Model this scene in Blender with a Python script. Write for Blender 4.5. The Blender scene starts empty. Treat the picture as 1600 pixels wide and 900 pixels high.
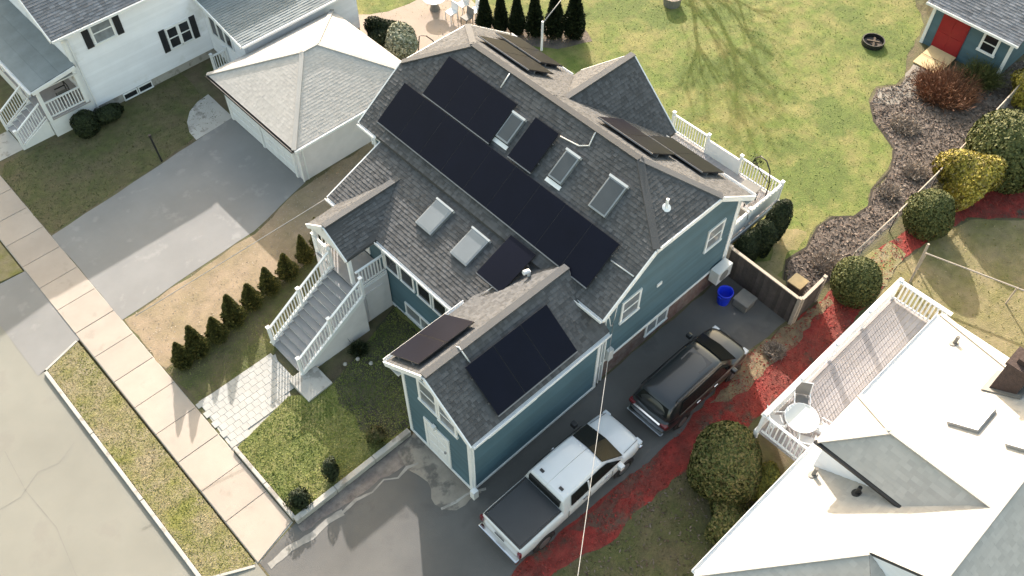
import bpy, bmesh, math, random
import numpy as np
from mathutils import Vector, Matrix
random.seed(7); rng = np.random.default_rng(7)
S = bpy.context.scene
COL = S.collection
rad = math.radians

# ---------------------------------------------------------------- camera, light, exposure
cam = bpy.data.cameras.new('camera'); camo = bpy.data.objects.new('camera', cam); COL.objects.link(camo)
cam.sensor_width = 36.0; cam.lens = 36 * 1431.8 / 1600; cam.clip_start = .1; cam.clip_end = 2000
PIT, YAW, ROLL = rad(52.4058), rad(46.390), rad(.2218)
fw = Vector((math.cos(PIT) * math.cos(YAW), math.cos(PIT) * math.sin(YAW), -math.sin(PIT)))
rt = fw.cross(Vector((0, 0, 1))).normalized(); up = rt.cross(fw)
r2 = rt * math.cos(ROLL) + up * math.sin(ROLL); u2 = -rt * math.sin(ROLL) + up * math.cos(ROLL)
camo.matrix_world = Matrix(((r2.x, u2.x, -fw.x, 0), (r2.y, u2.y, -fw.y, 0), (r2.z, u2.z, -fw.z, 30), (0, 0, 0, 1)))
S.camera = camo
SUN_AZ, SUN_EL = rad(54.5), rad(24.2)
world = bpy.data.worlds.new('World'); S.world = world; world.use_nodes = True
wn = world.node_tree.nodes; wl = world.node_tree.links
sky = wn.new('ShaderNodeTexSky'); sky.sky_type = 'NISHITA'; sky.sun_disc = False
sky.sun_elevation = SUN_EL; sky.sun_rotation = math.pi / 2 - SUN_AZ
wl.new(sky.outputs[0], wn['Background'].inputs[0]); wn['Background'].inputs[1].default_value = .15
sky.air_density = 2.0; sky.dust_density = 4.5; sky.ozone_density = 0
sl = bpy.data.lights.new('sun', 'SUN'); sl.energy = 3.6; sl.angle = rad(.5); sl.color = (1, .92, .84)
so = bpy.data.objects.new('sun', sl); COL.objects.link(so); so.location = (20, 40, 40)
sd = Vector((math.cos(SUN_EL) * math.cos(SUN_AZ), math.cos(SUN_EL) * math.sin(SUN_AZ), math.sin(SUN_EL)))
so.rotation_euler = sd.to_track_quat('Z', 'Y').to_euler()
S.view_settings.view_transform = 'Standard'; S.view_settings.look = 'None'
S.view_settings.exposure = 1.5; S.view_settings.gamma = 1; S.view_settings.use_curve_mapping = False

# ---------------------------------------------------------------- materials
MATS = {}
def mat(name, col, rough=.8, var=.15, scale=3., bump=0., bscale=30., metal=0., rnd=0., col2=None, spots=None, spec=.5, coat=0., detail=5.):
    """noise-varied principled; rnd uses the per-face attribute 'rnd'; col2 = second colour mixed by large noise"""
    m = bpy.data.materials.new(name); m.use_nodes = True
    nt = m.node_tree; N = nt.nodes; L = nt.links; b = N['Principled BSDF']
    b.inputs['Roughness'].default_value = rough; b.inputs['Metallic'].default_value = metal
    b.inputs['Specular IOR Level'].default_value = spec; b.inputs['Coat Weight'].default_value = coat
    g = N.new('ShaderNodeNewGeometry')
    def noise(sc, de=detail):
        n = N.new('ShaderNodeTexNoise'); n.inputs['Scale'].default_value = sc; n.inputs['Detail'].default_value = de
        n.inputs['Roughness'].default_value = .6
        L.new(g.outputs['Position'], n.inputs['Vector']); return n.outputs[0]
    def ramp(src, a, c):
        r = N.new('ShaderNodeMapRange'); r.inputs[1].default_value = a; r.inputs[2].default_value = c; L.new(src, r.inputs[0]); return r.outputs[0]
    def mix(f, a, c, mode='MIX'):
        x = N.new('ShaderNodeMix'); x.data_type = 'RGBA'; x.blend_type = mode
        for i, v in ((0, f), (6, a), (7, c)):
            if hasattr(v, 'node'): L.new(v, x.inputs[i])
            else: x.inputs[i].default_value = v if i == 0 else (*v, 1)
        return x.outputs[2]
    c = mix(0., col, col)
    if col2: c = mix(ramp(noise(scale * .35), .38, .62), c, col2)
    if spots: c = mix(ramp(noise(spots[1]), spots[2], spots[2] + .08), c, spots[0])
    if var:
        v = N.new('ShaderNodeMapRange'); v.inputs[1].default_value = .25; v.inputs[2].default_value = .75
        v.inputs[3].default_value = 1 - var; v.inputs[4].default_value = 1 + var; L.new(noise(scale), v.inputs[0])
        cc = N.new('ShaderNodeCombineColor'); [L.new(v.outputs[0], cc.inputs[i]) for i in range(3)]
        c = mix(1., c, cc.outputs[0], 'MULTIPLY')
    if rnd:
        a = N.new('ShaderNodeAttribute'); a.attribute_name = 'rnd'
        v = N.new('ShaderNodeMapRange'); v.inputs[3].default_value = 1 - rnd; v.inputs[4].default_value = 1 + rnd
        L.new(a.outputs['Fac'], v.inputs[0])
        cc = N.new('ShaderNodeCombineColor'); [L.new(v.outputs[0], cc.inputs[i]) for i in range(3)]
        c = mix(1., c, cc.outputs[0], 'MULTIPLY')
    L.new(c, b.inputs['Base Color'])
    if bump:
        bp = N.new('ShaderNodeBump'); bp.inputs['Strength'].default_value = bump; bp.inputs['Distance'].default_value = .05
        L.new(noise(bscale, 4), bp.inputs['Height']); L.new(bp.outputs[0], b.inputs['Normal'])
    MATS[name] = m; return m
def foliage(name, cols, rough=.7, patch=None):
    """leaf colours picked per leaf by 'rnd' (and by a patch noise)"""
    m = bpy.data.materials.new(name); m.use_nodes = True
    nt = m.node_tree; N = nt.nodes; L = nt.links; b = N['Principled BSDF']; b.inputs['Roughness'].default_value = rough
    b.inputs['Specular IOR Level'].default_value = .25
    a = N.new('ShaderNodeAttribute'); a.attribute_name = 'rnd'; f = a.outputs['Fac']
    if patch:
        g = N.new('ShaderNodeNewGeometry'); n = N.new('ShaderNodeTexNoise'); n.inputs['Scale'].default_value = patch; n.inputs['Detail'].default_value = 4
        L.new(g.outputs['Position'], n.inputs['Vector'])
        mm = N.new('ShaderNodeMath'); mm.operation = 'MULTIPLY_ADD'; L.new(n.outputs[0], mm.inputs[0]); mm.inputs[1].default_value = 2.6; mm.inputs[2].default_value = -1.15
        m2 = N.new('ShaderNodeMath'); m2.operation = 'MULTIPLY_ADD'; L.new(f, m2.inputs[0]); m2.inputs[1].default_value = .5; L.new(mm.outputs[0], m2.inputs[2]); f = m2.outputs[0]
    r = N.new('ShaderNodeValToRGB'); L.new(f, r.inputs[0]); e = r.color_ramp.elements
    while len(e) < len(cols): e.new(.5)
    for i, c in enumerate(cols): e[i].position = i / (len(cols) - 1); e[i].color = (*c, 1)
    L.new(r.outputs[0], b.inputs['Base Color'])
    MATS[name] = m; return m

ASPH_ROAD = mat('road_asphalt', (.20, .196, .172), .9, .13, .25, .25, 60, spots=((.185, .178, .158), .5, .57))
ASPH_OLD = mat('old_driveway_asphalt', (.20, .197, .195), .9, .12, .4, .25, 60, spots=((.235, .23, .225), 1.1, .58))
ASPH_NEW = mat('dark_driveway_asphalt', (.098, .096, .095), .85, .18, .4, .3, 60, col2=(.122, .118, .113), spots=((.078, .076, .075), .4, .57))
CONC = mat('sidewalk_concrete', (.345, .295, .255), .9, .10, .8, .15, 40, rnd=.06, spots=((.30, .26, .225), 1.2, .6))
CONC_GREY = mat('grey_concrete', (.38, .365, .34), .9, .15, 1.2, .2, 40, spots=((.25, .235, .215), 2., .55))
CONC_BROKEN = mat('stained_concrete', (.25, .225, .195), .95, .25, 1.5, .4, 25, spots=((.13, .12, .11), 1.2, .52))
PAVER = mat('paver_concrete', (.35, .345, .33), .9, .08, 1.5, .2, 40, rnd=.05)
DIRT = mat('yard_ground', (.105, .083, .050), .95, .3, 2.2, .7, 14, col2=(.085, .088, .036), detail=8)
GRASS_BACK = mat('back_lawn_ground', (.098, .132, .024), .95, .3, 2.2, .5, 12, col2=(.175, .165, .055), spots=((.082, .112, .022), .28, .50), detail=9)
GRASS_FRONT = mat('front_lawn_ground', (.10, .12, .030), .95, .3, 3.5, .6, 14, col2=(.17, .165, .06), detail=8)
GRASS_STRIP = mat('verge_ground', (.22, .185, .115), .95, .25, 3.5, .8, 14, col2=(.165, .155, .055), spots=((.15, .15, .035), .45, .56), detail=8)
DRY = mat('dry_ground', (.27, .205, .14), .95, .2, 2, .35, 14, col2=(.21, .165, .10), detail=8)
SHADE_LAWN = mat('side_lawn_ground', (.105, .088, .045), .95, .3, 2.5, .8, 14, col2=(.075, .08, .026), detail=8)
BEDSOIL = mat('bed_soil', (.085, .068, .058), .95, .3, 3, .9, 10, col2=(.13, .105, .09), detail=8)
REDMULCH = mat('red_mulch', (.25, .029, .023), .95, .4, 2, .8, 16, col2=(.155, .034, .026), spots=((.085, .055, .040), .8, .545), detail=8)
PATIO = mat('patio_stone', (.33, .265, .215), .9, .12, .8, .15, 20, col2=(.28, .23, .195))
SHING_DARK = mat('charcoal_shingle', (.082, .083, .087), .9, .10, 1.2, .3, 60, rnd=.28)
SHING_BASE = mat('shingle_underlay', (.06, .06, .062), .9, .1)
SHING_LIGHT = mat('pale_grey_shingle', (.42, .395, .37), .9, .06, 1, .2, 60, rnd=.07)
SHING_NEIGH = mat('ash_grey_shingle', (.405, .385, .36), .9, .06, 1, .2, 60, rnd=.08)
SHING_GREY = mat('mid_grey_shingle', (.175, .18, .20), .9, .2, 3, .3, 60, rnd=.25)
SHING_SLATE = mat('blue_grey_roofing', (.19, .215, .225), .85, .18, 1.2, .2, 40, rnd=.08)
TEAL = mat('teal_siding', (.064, .122, .156), .65, .12, .8, 0, rnd=.10)
TRIM = mat('white_trim', (.74, .75, .76), .55, .06, 3)
VINYL = mat('white_vinyl_siding', (.78, .80, .86), .6, .06, .9, rnd=.04, spots=((.66, .67, .69), .5, .60))
WHITEWALL = mat('white_painted_wall', (.67, .65, .67), .7, .08, 2)
SOFFIT = mat('white_soffit', (.62, .62, .62), .7, .04)
BRICK = mat('foundation_brick', (.15, .085, .075), .9, .3, 8, .5, 20, col2=(.19, .15, .135))
GLASS = mat('dark_window_glass', (.018, .02, .024), .08, 0, spec=.6)
GLASS_MID = mat('curtained_window_glass', (.20, .22, .24), .12, .35, 2.5)
SKYGLASS = mat('skylight_glass', (.20, .215, .225), .22, .08, 2, spec=.7)
SKYDARK = mat('tinted_skylight_glass', (.07, .078, .086), .35, .08, 2, spec=.3)
SKYBLUE = mat('pale_blue_glass', (.24, .40, .46), .2, .04)
SKYFRAME = mat('skylight_frame', (.26, .275, .285), .4, .05, metal=.3)
PANEL = mat('solar_cell_glass', (.004, .005, .0125), .36, .15, .8, spec=.12)
PFRAME = mat('black_anodised_frame', (.010, .010, .013), .5, 0)
RAIL = mat('aluminium_rail', (.20, .20, .21), .5, .05, metal=.3)
ALU = mat('galvanised_pipe', (.62, .62, .62), .45, .05, metal=.2)
SHUTTER = mat('black_shutter', (.012, .014, .018), .6, .1)
DOORW = mat('white_door', (.72, .73, .75), .5, .05)
DOORRED = mat('red_door', (.24, .006, .014), .5, .12, 3)
WOODL = mat('pale_plywood', (.55, .42, .235), .8, .12, 4)
BOARDG = mat('grey_composite_board', (.33, .31, .315), .8, .12, 3, rnd=.10)
TREADG = mat('grey_stair_tread', (.27, .265, .27), .8, .1, 3, rnd=.05)
FENCED = mat('dark_weathered_board', (.075, .062, .058), .9, .3, 4, .3, 30, rnd=.25)
BARK = mat('brown_bark', (.075, .055, .04), .95, .3, 8)
CARBLACK = mat('black_car_paint', (.016, .017, .019), .28, 0, coat=.6)
CARWHITE = mat('white_car_paint', (.62, .63, .65), .28, .02, coat=.6)
CARGLASS = mat('car_glass', (.010, .012, .012), .22, 0, spec=.18)
TONNEAU = mat('black_vinyl_cover', (.028, .031, .036), .55, .12, 2)
TYRE = mat('tyre_rubber', (.02, .02, .02), .85, .1)
CHROME = mat('chrome', (.65, .65, .66), .15, 0, metal=1)
RIM = mat('alloy_rim', (.35, .35, .36), .35, 0, metal=.8)
LAMPRED = mat('red_tail_lens', (.12, .005, .008), .2, 0, spec=.6)
LAMPCLEAR = mat('clear_headlamp_lens', (.55, .57, .60), .1, 0, spec=.7)
PLASTIC = mat('black_plastic', (.02, .02, .022), .5, .1)
BLUE = mat('blue_bin_plastic', (.008, .035, .62), .45, .08)
GREYBOX = mat('grey_storage_plastic', (.17, .165, .155), .7, .12, 5)
ACWHITE = mat('off_white_metal', (.55, .56, .56), .5, .08, 3)
WOODPOLE = mat('weathered_grey_rail', (.36, .31, .26), .8, .12, 5)
WIRE = mat('cable_sheath', (.26, .26, .26), .6, .0)
IRON = mat('black_iron', (.015, .015, .016), .5, .1)
CHIM = mat('dark_chimney_brick', (.055, .036, .032), .9, .3, 8, .4, 20)
F_CEDAR = foliage('cedar_foliage', [(.035, .045, .012), (.08, .085, .022), (.17, .145, .04)])
F_SHRUB = foliage('boxwood_foliage', [(.045, .060, .018), (.085, .098, .028), (.145, .135, .042), (.19, .15, .065)])
F_SHRUBD = foliage('olive_yew_foliage', [(.045, .058, .020), (.080, .092, .028), (.125, .125, .042)])
F_YELLOW = foliage('golden_foliage', [(.10, .09, .02), (.24, .20, .03), (.36, .30, .05), (.22, .18, .09)])
F_SHRUBY = foliage('lime_foliage', [(.06, .07, .015), (.13, .13, .025), (.20, .18, .035)])
F_DARK = foliage('dark_evergreen_foliage', [(.008, .014, .006), (.018, .028, .010), (.035, .045, .016)])
F_PALE = foliage('variegated_foliage', [(.10, .11, .06), (.25, .26, .17), (.42, .42, .33)])
F_DRYBRUSH = foliage('dry_stems', [(.10, .045, .025), (.20, .09, .05), (.28, .15, .09)])
F_STRAW = foliage('bleached_stems', [(.16, .13, .11), (.28, .235, .20), (.40, .35, .30)])
F_GRASSB = foliage('back_lawn_blades', [(.082, .125, .020), (.12, .152, .024), (.175, .18, .042), (.27, .24, .10)], patch=.30)
F_GRASSF = foliage('front_lawn_blades', [(.075, .105, .022), (.13, .16, .03), (.20, .21, .06), (.27, .25, .11)], patch=.5)
F_GRASSS = foliage('verge_blades', [(.12, .135, .022), (.19, .185, .05), (.28, .23, .12), (.32, .25, .16)], patch=.7)
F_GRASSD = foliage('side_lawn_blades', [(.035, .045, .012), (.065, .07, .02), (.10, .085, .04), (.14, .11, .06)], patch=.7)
F_MULCH = foliage('mulch_chips', [(.12, .035, .025), (.22, .025, .020), (.32, .035, .03), (.16, .06, .045)])
F_LITTER = foliage('leaf_litter', [(.05, .035, .028), (.11, .085, .07), (.19, .155, .13), (.10, .06, .045)])

# ---------------------------------------------------------------- object helpers
def wloc(o):
    v = Vector((0, 0, 0))
    while o is not None: v = v + o.location; o = o.parent
    return v
def tag(o, label=None, cat=None, group=None, kind=None):
    if label: o['label'] = label
    if cat: o['category'] = cat
    if group: o['group'] = group
    if kind: o['kind'] = kind
    return o
def T(name, label, cat, loc=(0, 0, 0), group=None):
    o = bpy.data.objects.new(name, None); COL.objects.link(o); o.location = loc; o.empty_display_size = .2
    return tag(o, label, cat, group)
def link(name, me, parent=None, loc=None, **k):
    o = bpy.data.objects.new(name, me); COL.objects.link(o)
    if parent is not None: o.parent = parent
    if loc is not None: o.location = loc
    return tag(o, **k)
class MB:
    """collects world-space polygons and links them as ONE mesh object"""
    def __init__(s): s.v = []; s.f = []; s.r = []; s.sm = False
    def poly(s, pts, r=None):
        i = len(s.v); s.v += [tuple(p) for p in pts]; s.f.append(tuple(range(i, i + len(pts)))); s.r.append(random.random() if r is None else r); return s
    def prism(s, pts, d):
        """polygon pts extruded by vector d, closed"""
        d = Vector(d); a = [Vector(p) for p in pts]; b = [p + d for p in a]; n = len(a); r = random.random()
        i = len(s.v); s.v += [tuple(p) for p in a + b]
        nrm = sum(((a[k] - a[0]).cross(a[(k + 1) % n] - a[0]) for k in range(1, n)), Vector())
        fl = nrm.dot(d) > 0
        F = [tuple(range(n)), tuple(range(2 * n - 1, n - 1, -1))] + [(k, k + n, (k + 1) % n + n, (k + 1) % n) for k in range(n)]
        for f in F:
            f = tuple(i + q for q in f); s.f.append(f[::-1] if fl else f); s.r.append(r)
        return s
    def box(s, x0, x1, y0, y1, z0, z1):
        return s.prism([(x0, y0, z0), (x1, y0, z0), (x1, y1, z0), (x0, y1, z0)], (0, 0, z1 - z0))
    def bar(s, p, q, w, h, upv=(0, 0, 1)):
        """box beam p->q, width w (horizontal), height h, centred"""
        p, q = Vector(p), Vector(q); d = (q - p).normalized(); u = Vector(upv)
        if abs(d.dot(u)) > .98: u = Vector((1, 0, 0))
        a = d.cross(u).normalized() * w / 2; b = a.cross(d).normalized() * h / 2
        return s.prism([p - a - b, p + a - b, p + a + b, p - a + b], q - p)
    def tube(s, pts, rr, n=8):
        pts = [Vector(p) for p in pts]; rr = rr if isinstance(rr, (list, tuple)) else [rr] * len(pts); base = len(s.v)
        for k, p in enumerate(pts):
            d = (pts[min(k + 1, len(pts) - 1)] - pts[max(k - 1, 0)]).normalized()
            u = Vector((0, 0, 1)) if abs(d.z) < .9 else Vector((1, 0, 0)); a = d.cross(u).normalized(); b = a.cross(d)
            for j in range(n):
                t = 2 * math.pi * j / n; s.v.append(tuple(p + (a * math.cos(t) + b * math.sin(t)) * rr[k]))
        for k in range(len(pts) - 1):
            for j in range(n):
                s.f.append((base + k * n + j, base + k * n + (j + 1) % n, base + (k + 1) * n + (j + 1) % n, base + (k + 1) * n + j)); s.r.append(.5)
        s.f.append(tuple(base + j for j in range(n))[::-1]); s.r.append(.5)
        s.f.append(tuple(base + (len(pts) - 1) * n + j for j in range(n))); s.r.append(.5)
        return s
    def disc(s, c, r, axis, th, n=20):
        c = Vector(c); ax = Vector(axis).normalized(); u = Vector((0, 0, 1)) if abs(ax.z) < .9 else Vector((1, 0, 0)); a = ax.cross(u).normalized(); b = a.cross(ax)
        return s.prism([c + (a * math.cos(2 * math.pi * k / n) + b * math.sin(2 * math.pi * k / n)) * r for k in range(n)], ax * th)
    def build(s, name, m, parent=None, smooth=False, bevel=0., **k):
        off = wloc(parent) if parent is not None else Vector((0, 0, 0))
        me = bpy.data.meshes.new(name); me.from_pydata([tuple(Vector(p) - off) for p in s.v], [], s.f)
        a = me.attributes.new('rnd', 'FLOAT', 'FACE'); a.data.foreach_set('value', s.r)
        me.materials.append(m); me.update()
        if smooth: me.polygons.foreach_set('use_smooth', [True] * len(me.polygons))
        o = link(name, me, parent, **k)
        if bevel:
            b = o.modifiers.new('bevel', 'BEVEL'); b.width = bevel; b.segments = 2; b.limit_method = 'ANGLE'; b.angle_limit = rad(35)
        return o
def box(name, m, parent, x0, x1, y0, y1, z0, z1, bevel=0., **k): return MB().box(x0, x1, y0, y1, z0, z1).build(name, m, parent, bevel=bevel, **k)
def bar(name, m, parent, p, q, w, h, **k): return MB().bar(p, q, w, h).build(name, m, parent, **k)

def courses(poly, exposure, tabw=None, butt=.022, low=.006, jit=.3, inset=.0):
    """lapped rows (shingles, clapboards) over a convex planar polygon: real geometry, one MB"""
    P = [Vector(p) for p in poly]; n = Vector()
    for k in range(1, len(P) - 1): n += (P[k] - P[0]).cross(P[k + 1] - P[0])
    n.normalize()
    return P, n
def lay(mb, poly, exposure, tabw=None, butt=.03, low=.006, jit=.3, outward=None):
    P, n = courses(poly, exposure)
    if outward is not None and n.dot(Vector(outward)) < 0 or outward is None and n.z < 0: n = -n
    z = Vector((0, 0, 1)); v = (z - n * z.dot(n)).normalized(); u = v.cross(n)
    o = P[0]; Q = [((p - o).dot(u), (p - o).dot(v)) for p in P]
    v0, v1 = min(q[1] for q in Q), max(q[1] for q in Q); rows = max(1, round((v1 - v0) / exposure)); ex = (v1 - v0) / rows
    def span(t):
        xs = []
        for k in range(len(Q)):
            (a, b), (c, d) = Q[k], Q[(k + 1) % len(Q)]
            if (b - t) * (d - t) <= 0 and abs(b - d) > 1e-9: xs.append(a + (c - a) * (t - b) / (d - b))
        return (min(xs), max(xs)) if len(xs) >= 2 else None
    def pt(a, b, h): return o + u * a + v * b + n * h
    for r in range(rows):
        lo, hi = v0 + r * ex, v0 + (r + 1) * ex
        A, B = span(lo + 1e-4), span(hi - 1e-4)
        if not A or not B: continue
        w0, w1 = min(A[0], B[0]), max(A[1], B[1]); x = w0
        x -= random.random() * (tabw or 0)
        while x < w1 - 1e-3:
            w = (w1 - x) if tabw is None else tabw * random.uniform(.6, 1.4)
            e = min(x + w, w1)
            la, lb = max(x, A[0]), min(e, A[1]); ha, hb = max(x, B[0]), min(e, B[1])
            x = e
            if lb - la < .01 and hb - ha < .01: continue
            if lb < la: la = lb = min(max((la + lb) / 2, A[0]), A[1])
            if hb < ha: ha = hb = min(max((ha + hb) / 2, B[0]), B[1])
            h = butt * random.uniform(1 - jit, 1 + jit); rv = random.random()
            i = len(mb.v)
            mb.v += [tuple(pt(la, lo, h)), tuple(pt(lb, lo, h)), tuple(pt(hb, hi, low)), tuple(pt(ha, hi, low)), tuple(pt(la, lo, 0)), tuple(pt(lb, lo, 0))]
            mb.f += [(i, i + 1, i + 2, i + 3), (i + 4, i + 5, i + 1, i)]; mb.r += [rv, 0.]
    return mb
def roof_plane(parent, polys, m, name='roof', exposure=.145, tabw=.125, th=.14, base=SHING_BASE):
    butt = .012 if m in (SHING_LIGHT, SHING_NEIGH) else .026
    """roof deck slab (child) with a laid shingle covering (stuff sub-part)"""
    b = MB(); s = MB()
    for p in polys:
        b.prism(p, (0, 0, -th)); lay(s, [Vector(q) + Vector((0, 0, .004)) for q in p], exposure, tabw, butt)
    o = b.build(name, base, parent)
    s.build('shingles', m, o, kind='stuff'); return o
def wall(parent, pts, inward, m, name='wall', clap=.16, th=.12, outward=None):
    """solid wall panel with lapped clapboards on its outer face"""
    i = Vector(inward).normalized(); o = MB().prism(pts, i * th).build(name, m, parent)
    if clap:
        s = MB(); lay(s, [Vector(p) - i * .003 for p in pts], clap, None, .016, .002, 0, outward=-i); s.build('clapboards', m, o, kind='stuff')
    return o
def frame_pts(axis, c, a, z):  # axis 'X': plane X=c, a is Y; axis 'Y': plane Y=c, a is X
    return (c, a, z) if axis == 'X' else (a, c, z)
def window(parent, axis, c, a0, a1, z0, z1, out, glass=None, fw_=.09, sash=True, mull=0, name='window', depth=.05):
    a0, a1 = min(a0, a1), max(a0, a1); glass = glass or GLASS
    f = MB(); sgn = out
    def bx(b, p0, p1, q0, q1, d0, d1):
        x = sorted((c + sgn * d0, c + sgn * d1))
        if axis == 'X': b.box(x[0], x[1], p0, p1, q0, q1)
        else: b.box(p0, p1, x[0], x[1], q0, q1)
    bx(f, a0 - fw_, a0, z0, z1, .0, depth); bx(f, a1, a1 + fw_, z0, z1, .0, depth)
    bx(f, a0 - fw_, a1 + fw_, z1, z1 + fw_ * 1.2, .0, depth + .004); bx(f, a0 - fw_ * 1.3, a1 + fw_ * 1.3, z0 - fw_, z0, .0, depth + .025)
    for k in range(mull):
        t = a0 + (a1 - a0) * (k + 1) / (mull + 1); bx(f, t - .035, t + .035, z0, z1, .022, depth - .004)
    if sash: zm = (z0 + z1) / 2; bx(f, a0, a1, zm - .028, zm + .028, .022, depth - .012)
    o = f.build(name, TRIM, parent)
    p = MB(); bx(p, a0, a1, z0, z1, .018, .024); p.build('pane', glass, o)
    return o
BAL = {}
def baluster_mesh(h, w, m):
    k = (round(h, 3), w, m.name)
    if k not in BAL:
        me = bpy.data.meshes.new('baluster'); b = MB().box(-w / 2, w / 2, -w / 2, w / 2, 0, h)
        me.from_pydata(b.v, [], b.f); me.materials.append(m); BAL[k] = me
    return BAL[k]
def railing(parent, p, q, h=.95, gap=.14, m=None, posts=(True, True), postw=.11, bw=.04, name='railing', lower=.1):
    m = m or TRIM; p, q = Vector(p), Vector(q); b = MB(); Z = Vector((0, 0, 1))
    b.bar(p + Z * h, q + Z * h, .09, .05)
    o = b.build(name, m, parent); MB().bar(p + Z * lower, q + Z * lower, .06, .05).build('bottom_rail', m, o)
    L = (q - p).length; n = max(1, int(L / gap)); me = baluster_mesh(h - lower, bw, m); off = wloc(o)
    for k in range(1, n):
        c = p.lerp(q, k / n); link('baluster', me, o, tuple(c + Z * lower - off))
    for e, fl in ((p, posts[0]), (q, posts[1])):
        if fl:
            pb = MB().box(e.x - postw / 2, e.x + postw / 2, e.y - postw / 2, e.y + postw / 2, e.z - .05, e.z + h + .12)
            w = postw / 2 + .02; pb.box(e.x - w, e.x + w, e.y - w, e.y + w, e.z + h + .12, e.z + h + .16); pb.build('post', m, o)
    return o
def sheet(name, pts, z, m, jitter=0., step=.5, kind='structure', parent=None, holes=None):
    """flat ground sheet with a slightly irregular outline"""
    P = [Vector((x, y, z)) for x, y in pts]; out = []
    for k, a in enumerate(P):
        b = P[(k + 1) % len(P)]; n = max(1, int((b - a).length / step)) if jitter else 1
        for j in range(n):
            c = a.lerp(b, j / n)
            if jitter: c += Vector((random.uniform(-1, 1), random.uniform(-1, 1), 0)) * jitter
            out.append(c)
    bm = bmesh.new(); f = bm.faces.new([bm.verts.new(c) for c in out]); f.normal_update()
    if f.normal.z < 0: f.normal_flip()
    bmesh.ops.triangulate(bm, faces=bm.faces[:]); me = bpy.data.meshes.new(name); bm.to_mesh(me); bm.free()
    me.materials.append(m); return link(name, me, parent, kind=kind)
def quads_mesh(name, C, U, V, m, parent=None, tri=False, rnd=None, **k):
    """N loose leaf faces: centre C, half-axes U, V (arrays N x 3)"""
    off = np.array(wloc(parent)) if parent is not None else np.zeros(3)
    n = len(C); C = C - off
    vs = np.stack([C - U, C + U, C + V * 1.6], 1) if tri else np.stack([C - U - V * .2, C - U * .1 - V, C + U + V * .2, C + U * .1 + V], 1)
    q = vs.shape[1]; me = bpy.data.meshes.new(name); me.vertices.add(n * q); me.vertices.foreach_set('co', vs.reshape(-1).astype(np.float32))
    me.loops.add(n * q); me.loops.foreach_set('vertex_index', np.arange(n * q, dtype=np.int32))
    me.polygons.add(n); me.polygons.foreach_set('loop_start', np.arange(0, n * q, q, dtype=np.int32))
    me.update(calc_edges=True); a = me.attributes.new('rnd', 'FLOAT', 'FACE'); a.data.foreach_set('value', (rng.random(n) if rnd is None else rnd).astype(np.float32))
    me.materials.append(m); return link(name, me, parent, **k)
def rdir(n):
    d = rng.normal(size=(n, 3)); return d / np.linalg.norm(d, axis=1, keepdims=True)
def perp(d):
    a = np.cross(d, rdir(len(d))); return a / np.linalg.norm(a, axis=1, keepdims=True)
def inpoly(pts, n):
    P = np.array(pts); lo, hi = P.min(0), P.max(0); out = np.zeros((0, 2))
    while len(out) < n:
        q = lo + rng.random((n * 2, 2)) * (hi - lo); ins = np.zeros(len(q), bool)
        for k in range(len(P)):
            a, b = P[k], P[(k + 1) % len(P)]
            c = ((a[1] > q[:, 1]) != (b[1] > q[:, 1])); xx = (b[0] - a[0]) * (q[:, 1] - a[1]) / (b[1] - a[1] + 1e-12) + a[0]
            ins ^= c & (q[:, 0] < xx)
        out = np.concatenate([out, q[ins]])
    return out[:n]
def blades(name, pts, z, n, m, h=.09, w=.035, lean=.8, **k):
    q = inpoly(pts, n); C = np.column_stack([q, np.full(n, z)]); t = rng.random(n) * 6.283
    U = np.column_stack([np.cos(t), np.sin(t), np.zeros(n)]) * (w * (.5 + rng.random(n)))[:, None]
    V = np.column_stack([rng.normal(size=n) * lean, rng.normal(size=n) * lean, np.ones(n)]); V *= (h * (.5 + rng.random(n)) / np.linalg.norm(V, axis=1))[:, None]
    return quads_mesh(name, C, U, V, m, tri=True, kind='stuff', **k)
def chips(name, pts, z, n, m, s=.06, **k):
    q = inpoly(pts, n); C = np.column_stack([q, z + rng.random(n) * .05]); d = rdir(n); d[:, 2] *= .45
    d /= np.linalg.norm(d, axis=1, keepdims=True); e = perp(d); e[:, 2] *= .5
    sz = (s * (.4 + rng.random(n)))[:, None]; return quads_mesh(name, C, d * sz, e * sz * .45, m, kind='stuff', **k)

# ---------------------------------------------------------------- the ground
BACKLAWN = [(22.4, 11.6), (24.4, 9.4), (25.4, 9.9), (26.6, 9.75), (27.9, 10.1), (28.9, 10.0), (29.6, 9.3), (30.6, 9.25), (31.6, 9.75), (33.3, 9.85), (34.6, 10.5), (35.6, 12.2), (36.6, 13.1), (37.8, 13.5), (38.7, 12.9), (39.6, 12.95), (41, 13.7), (44, 14.5), (60, 30), (50, 55), (20, 55), (19, 36), (22, 36), (25.5, 32.5), (23, 30), (23, 24)]
sheet('terrain', [(-300, -300), (300, -300), (300, 300), (-300, 300)], -.14, DIRT)
sheet('street', [(-30, -120), (.02, -120), (.02, 150), (-30, 150)], -.10, ASPH_ROAD)
MB().prism([(1.7, -120, -.13), (140, -120, -.13), (140, 150, -.13), (1.7, 150, -.13)], (0, 0, .13)).build('yard_ground', DIRT, kind='structure')
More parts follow.
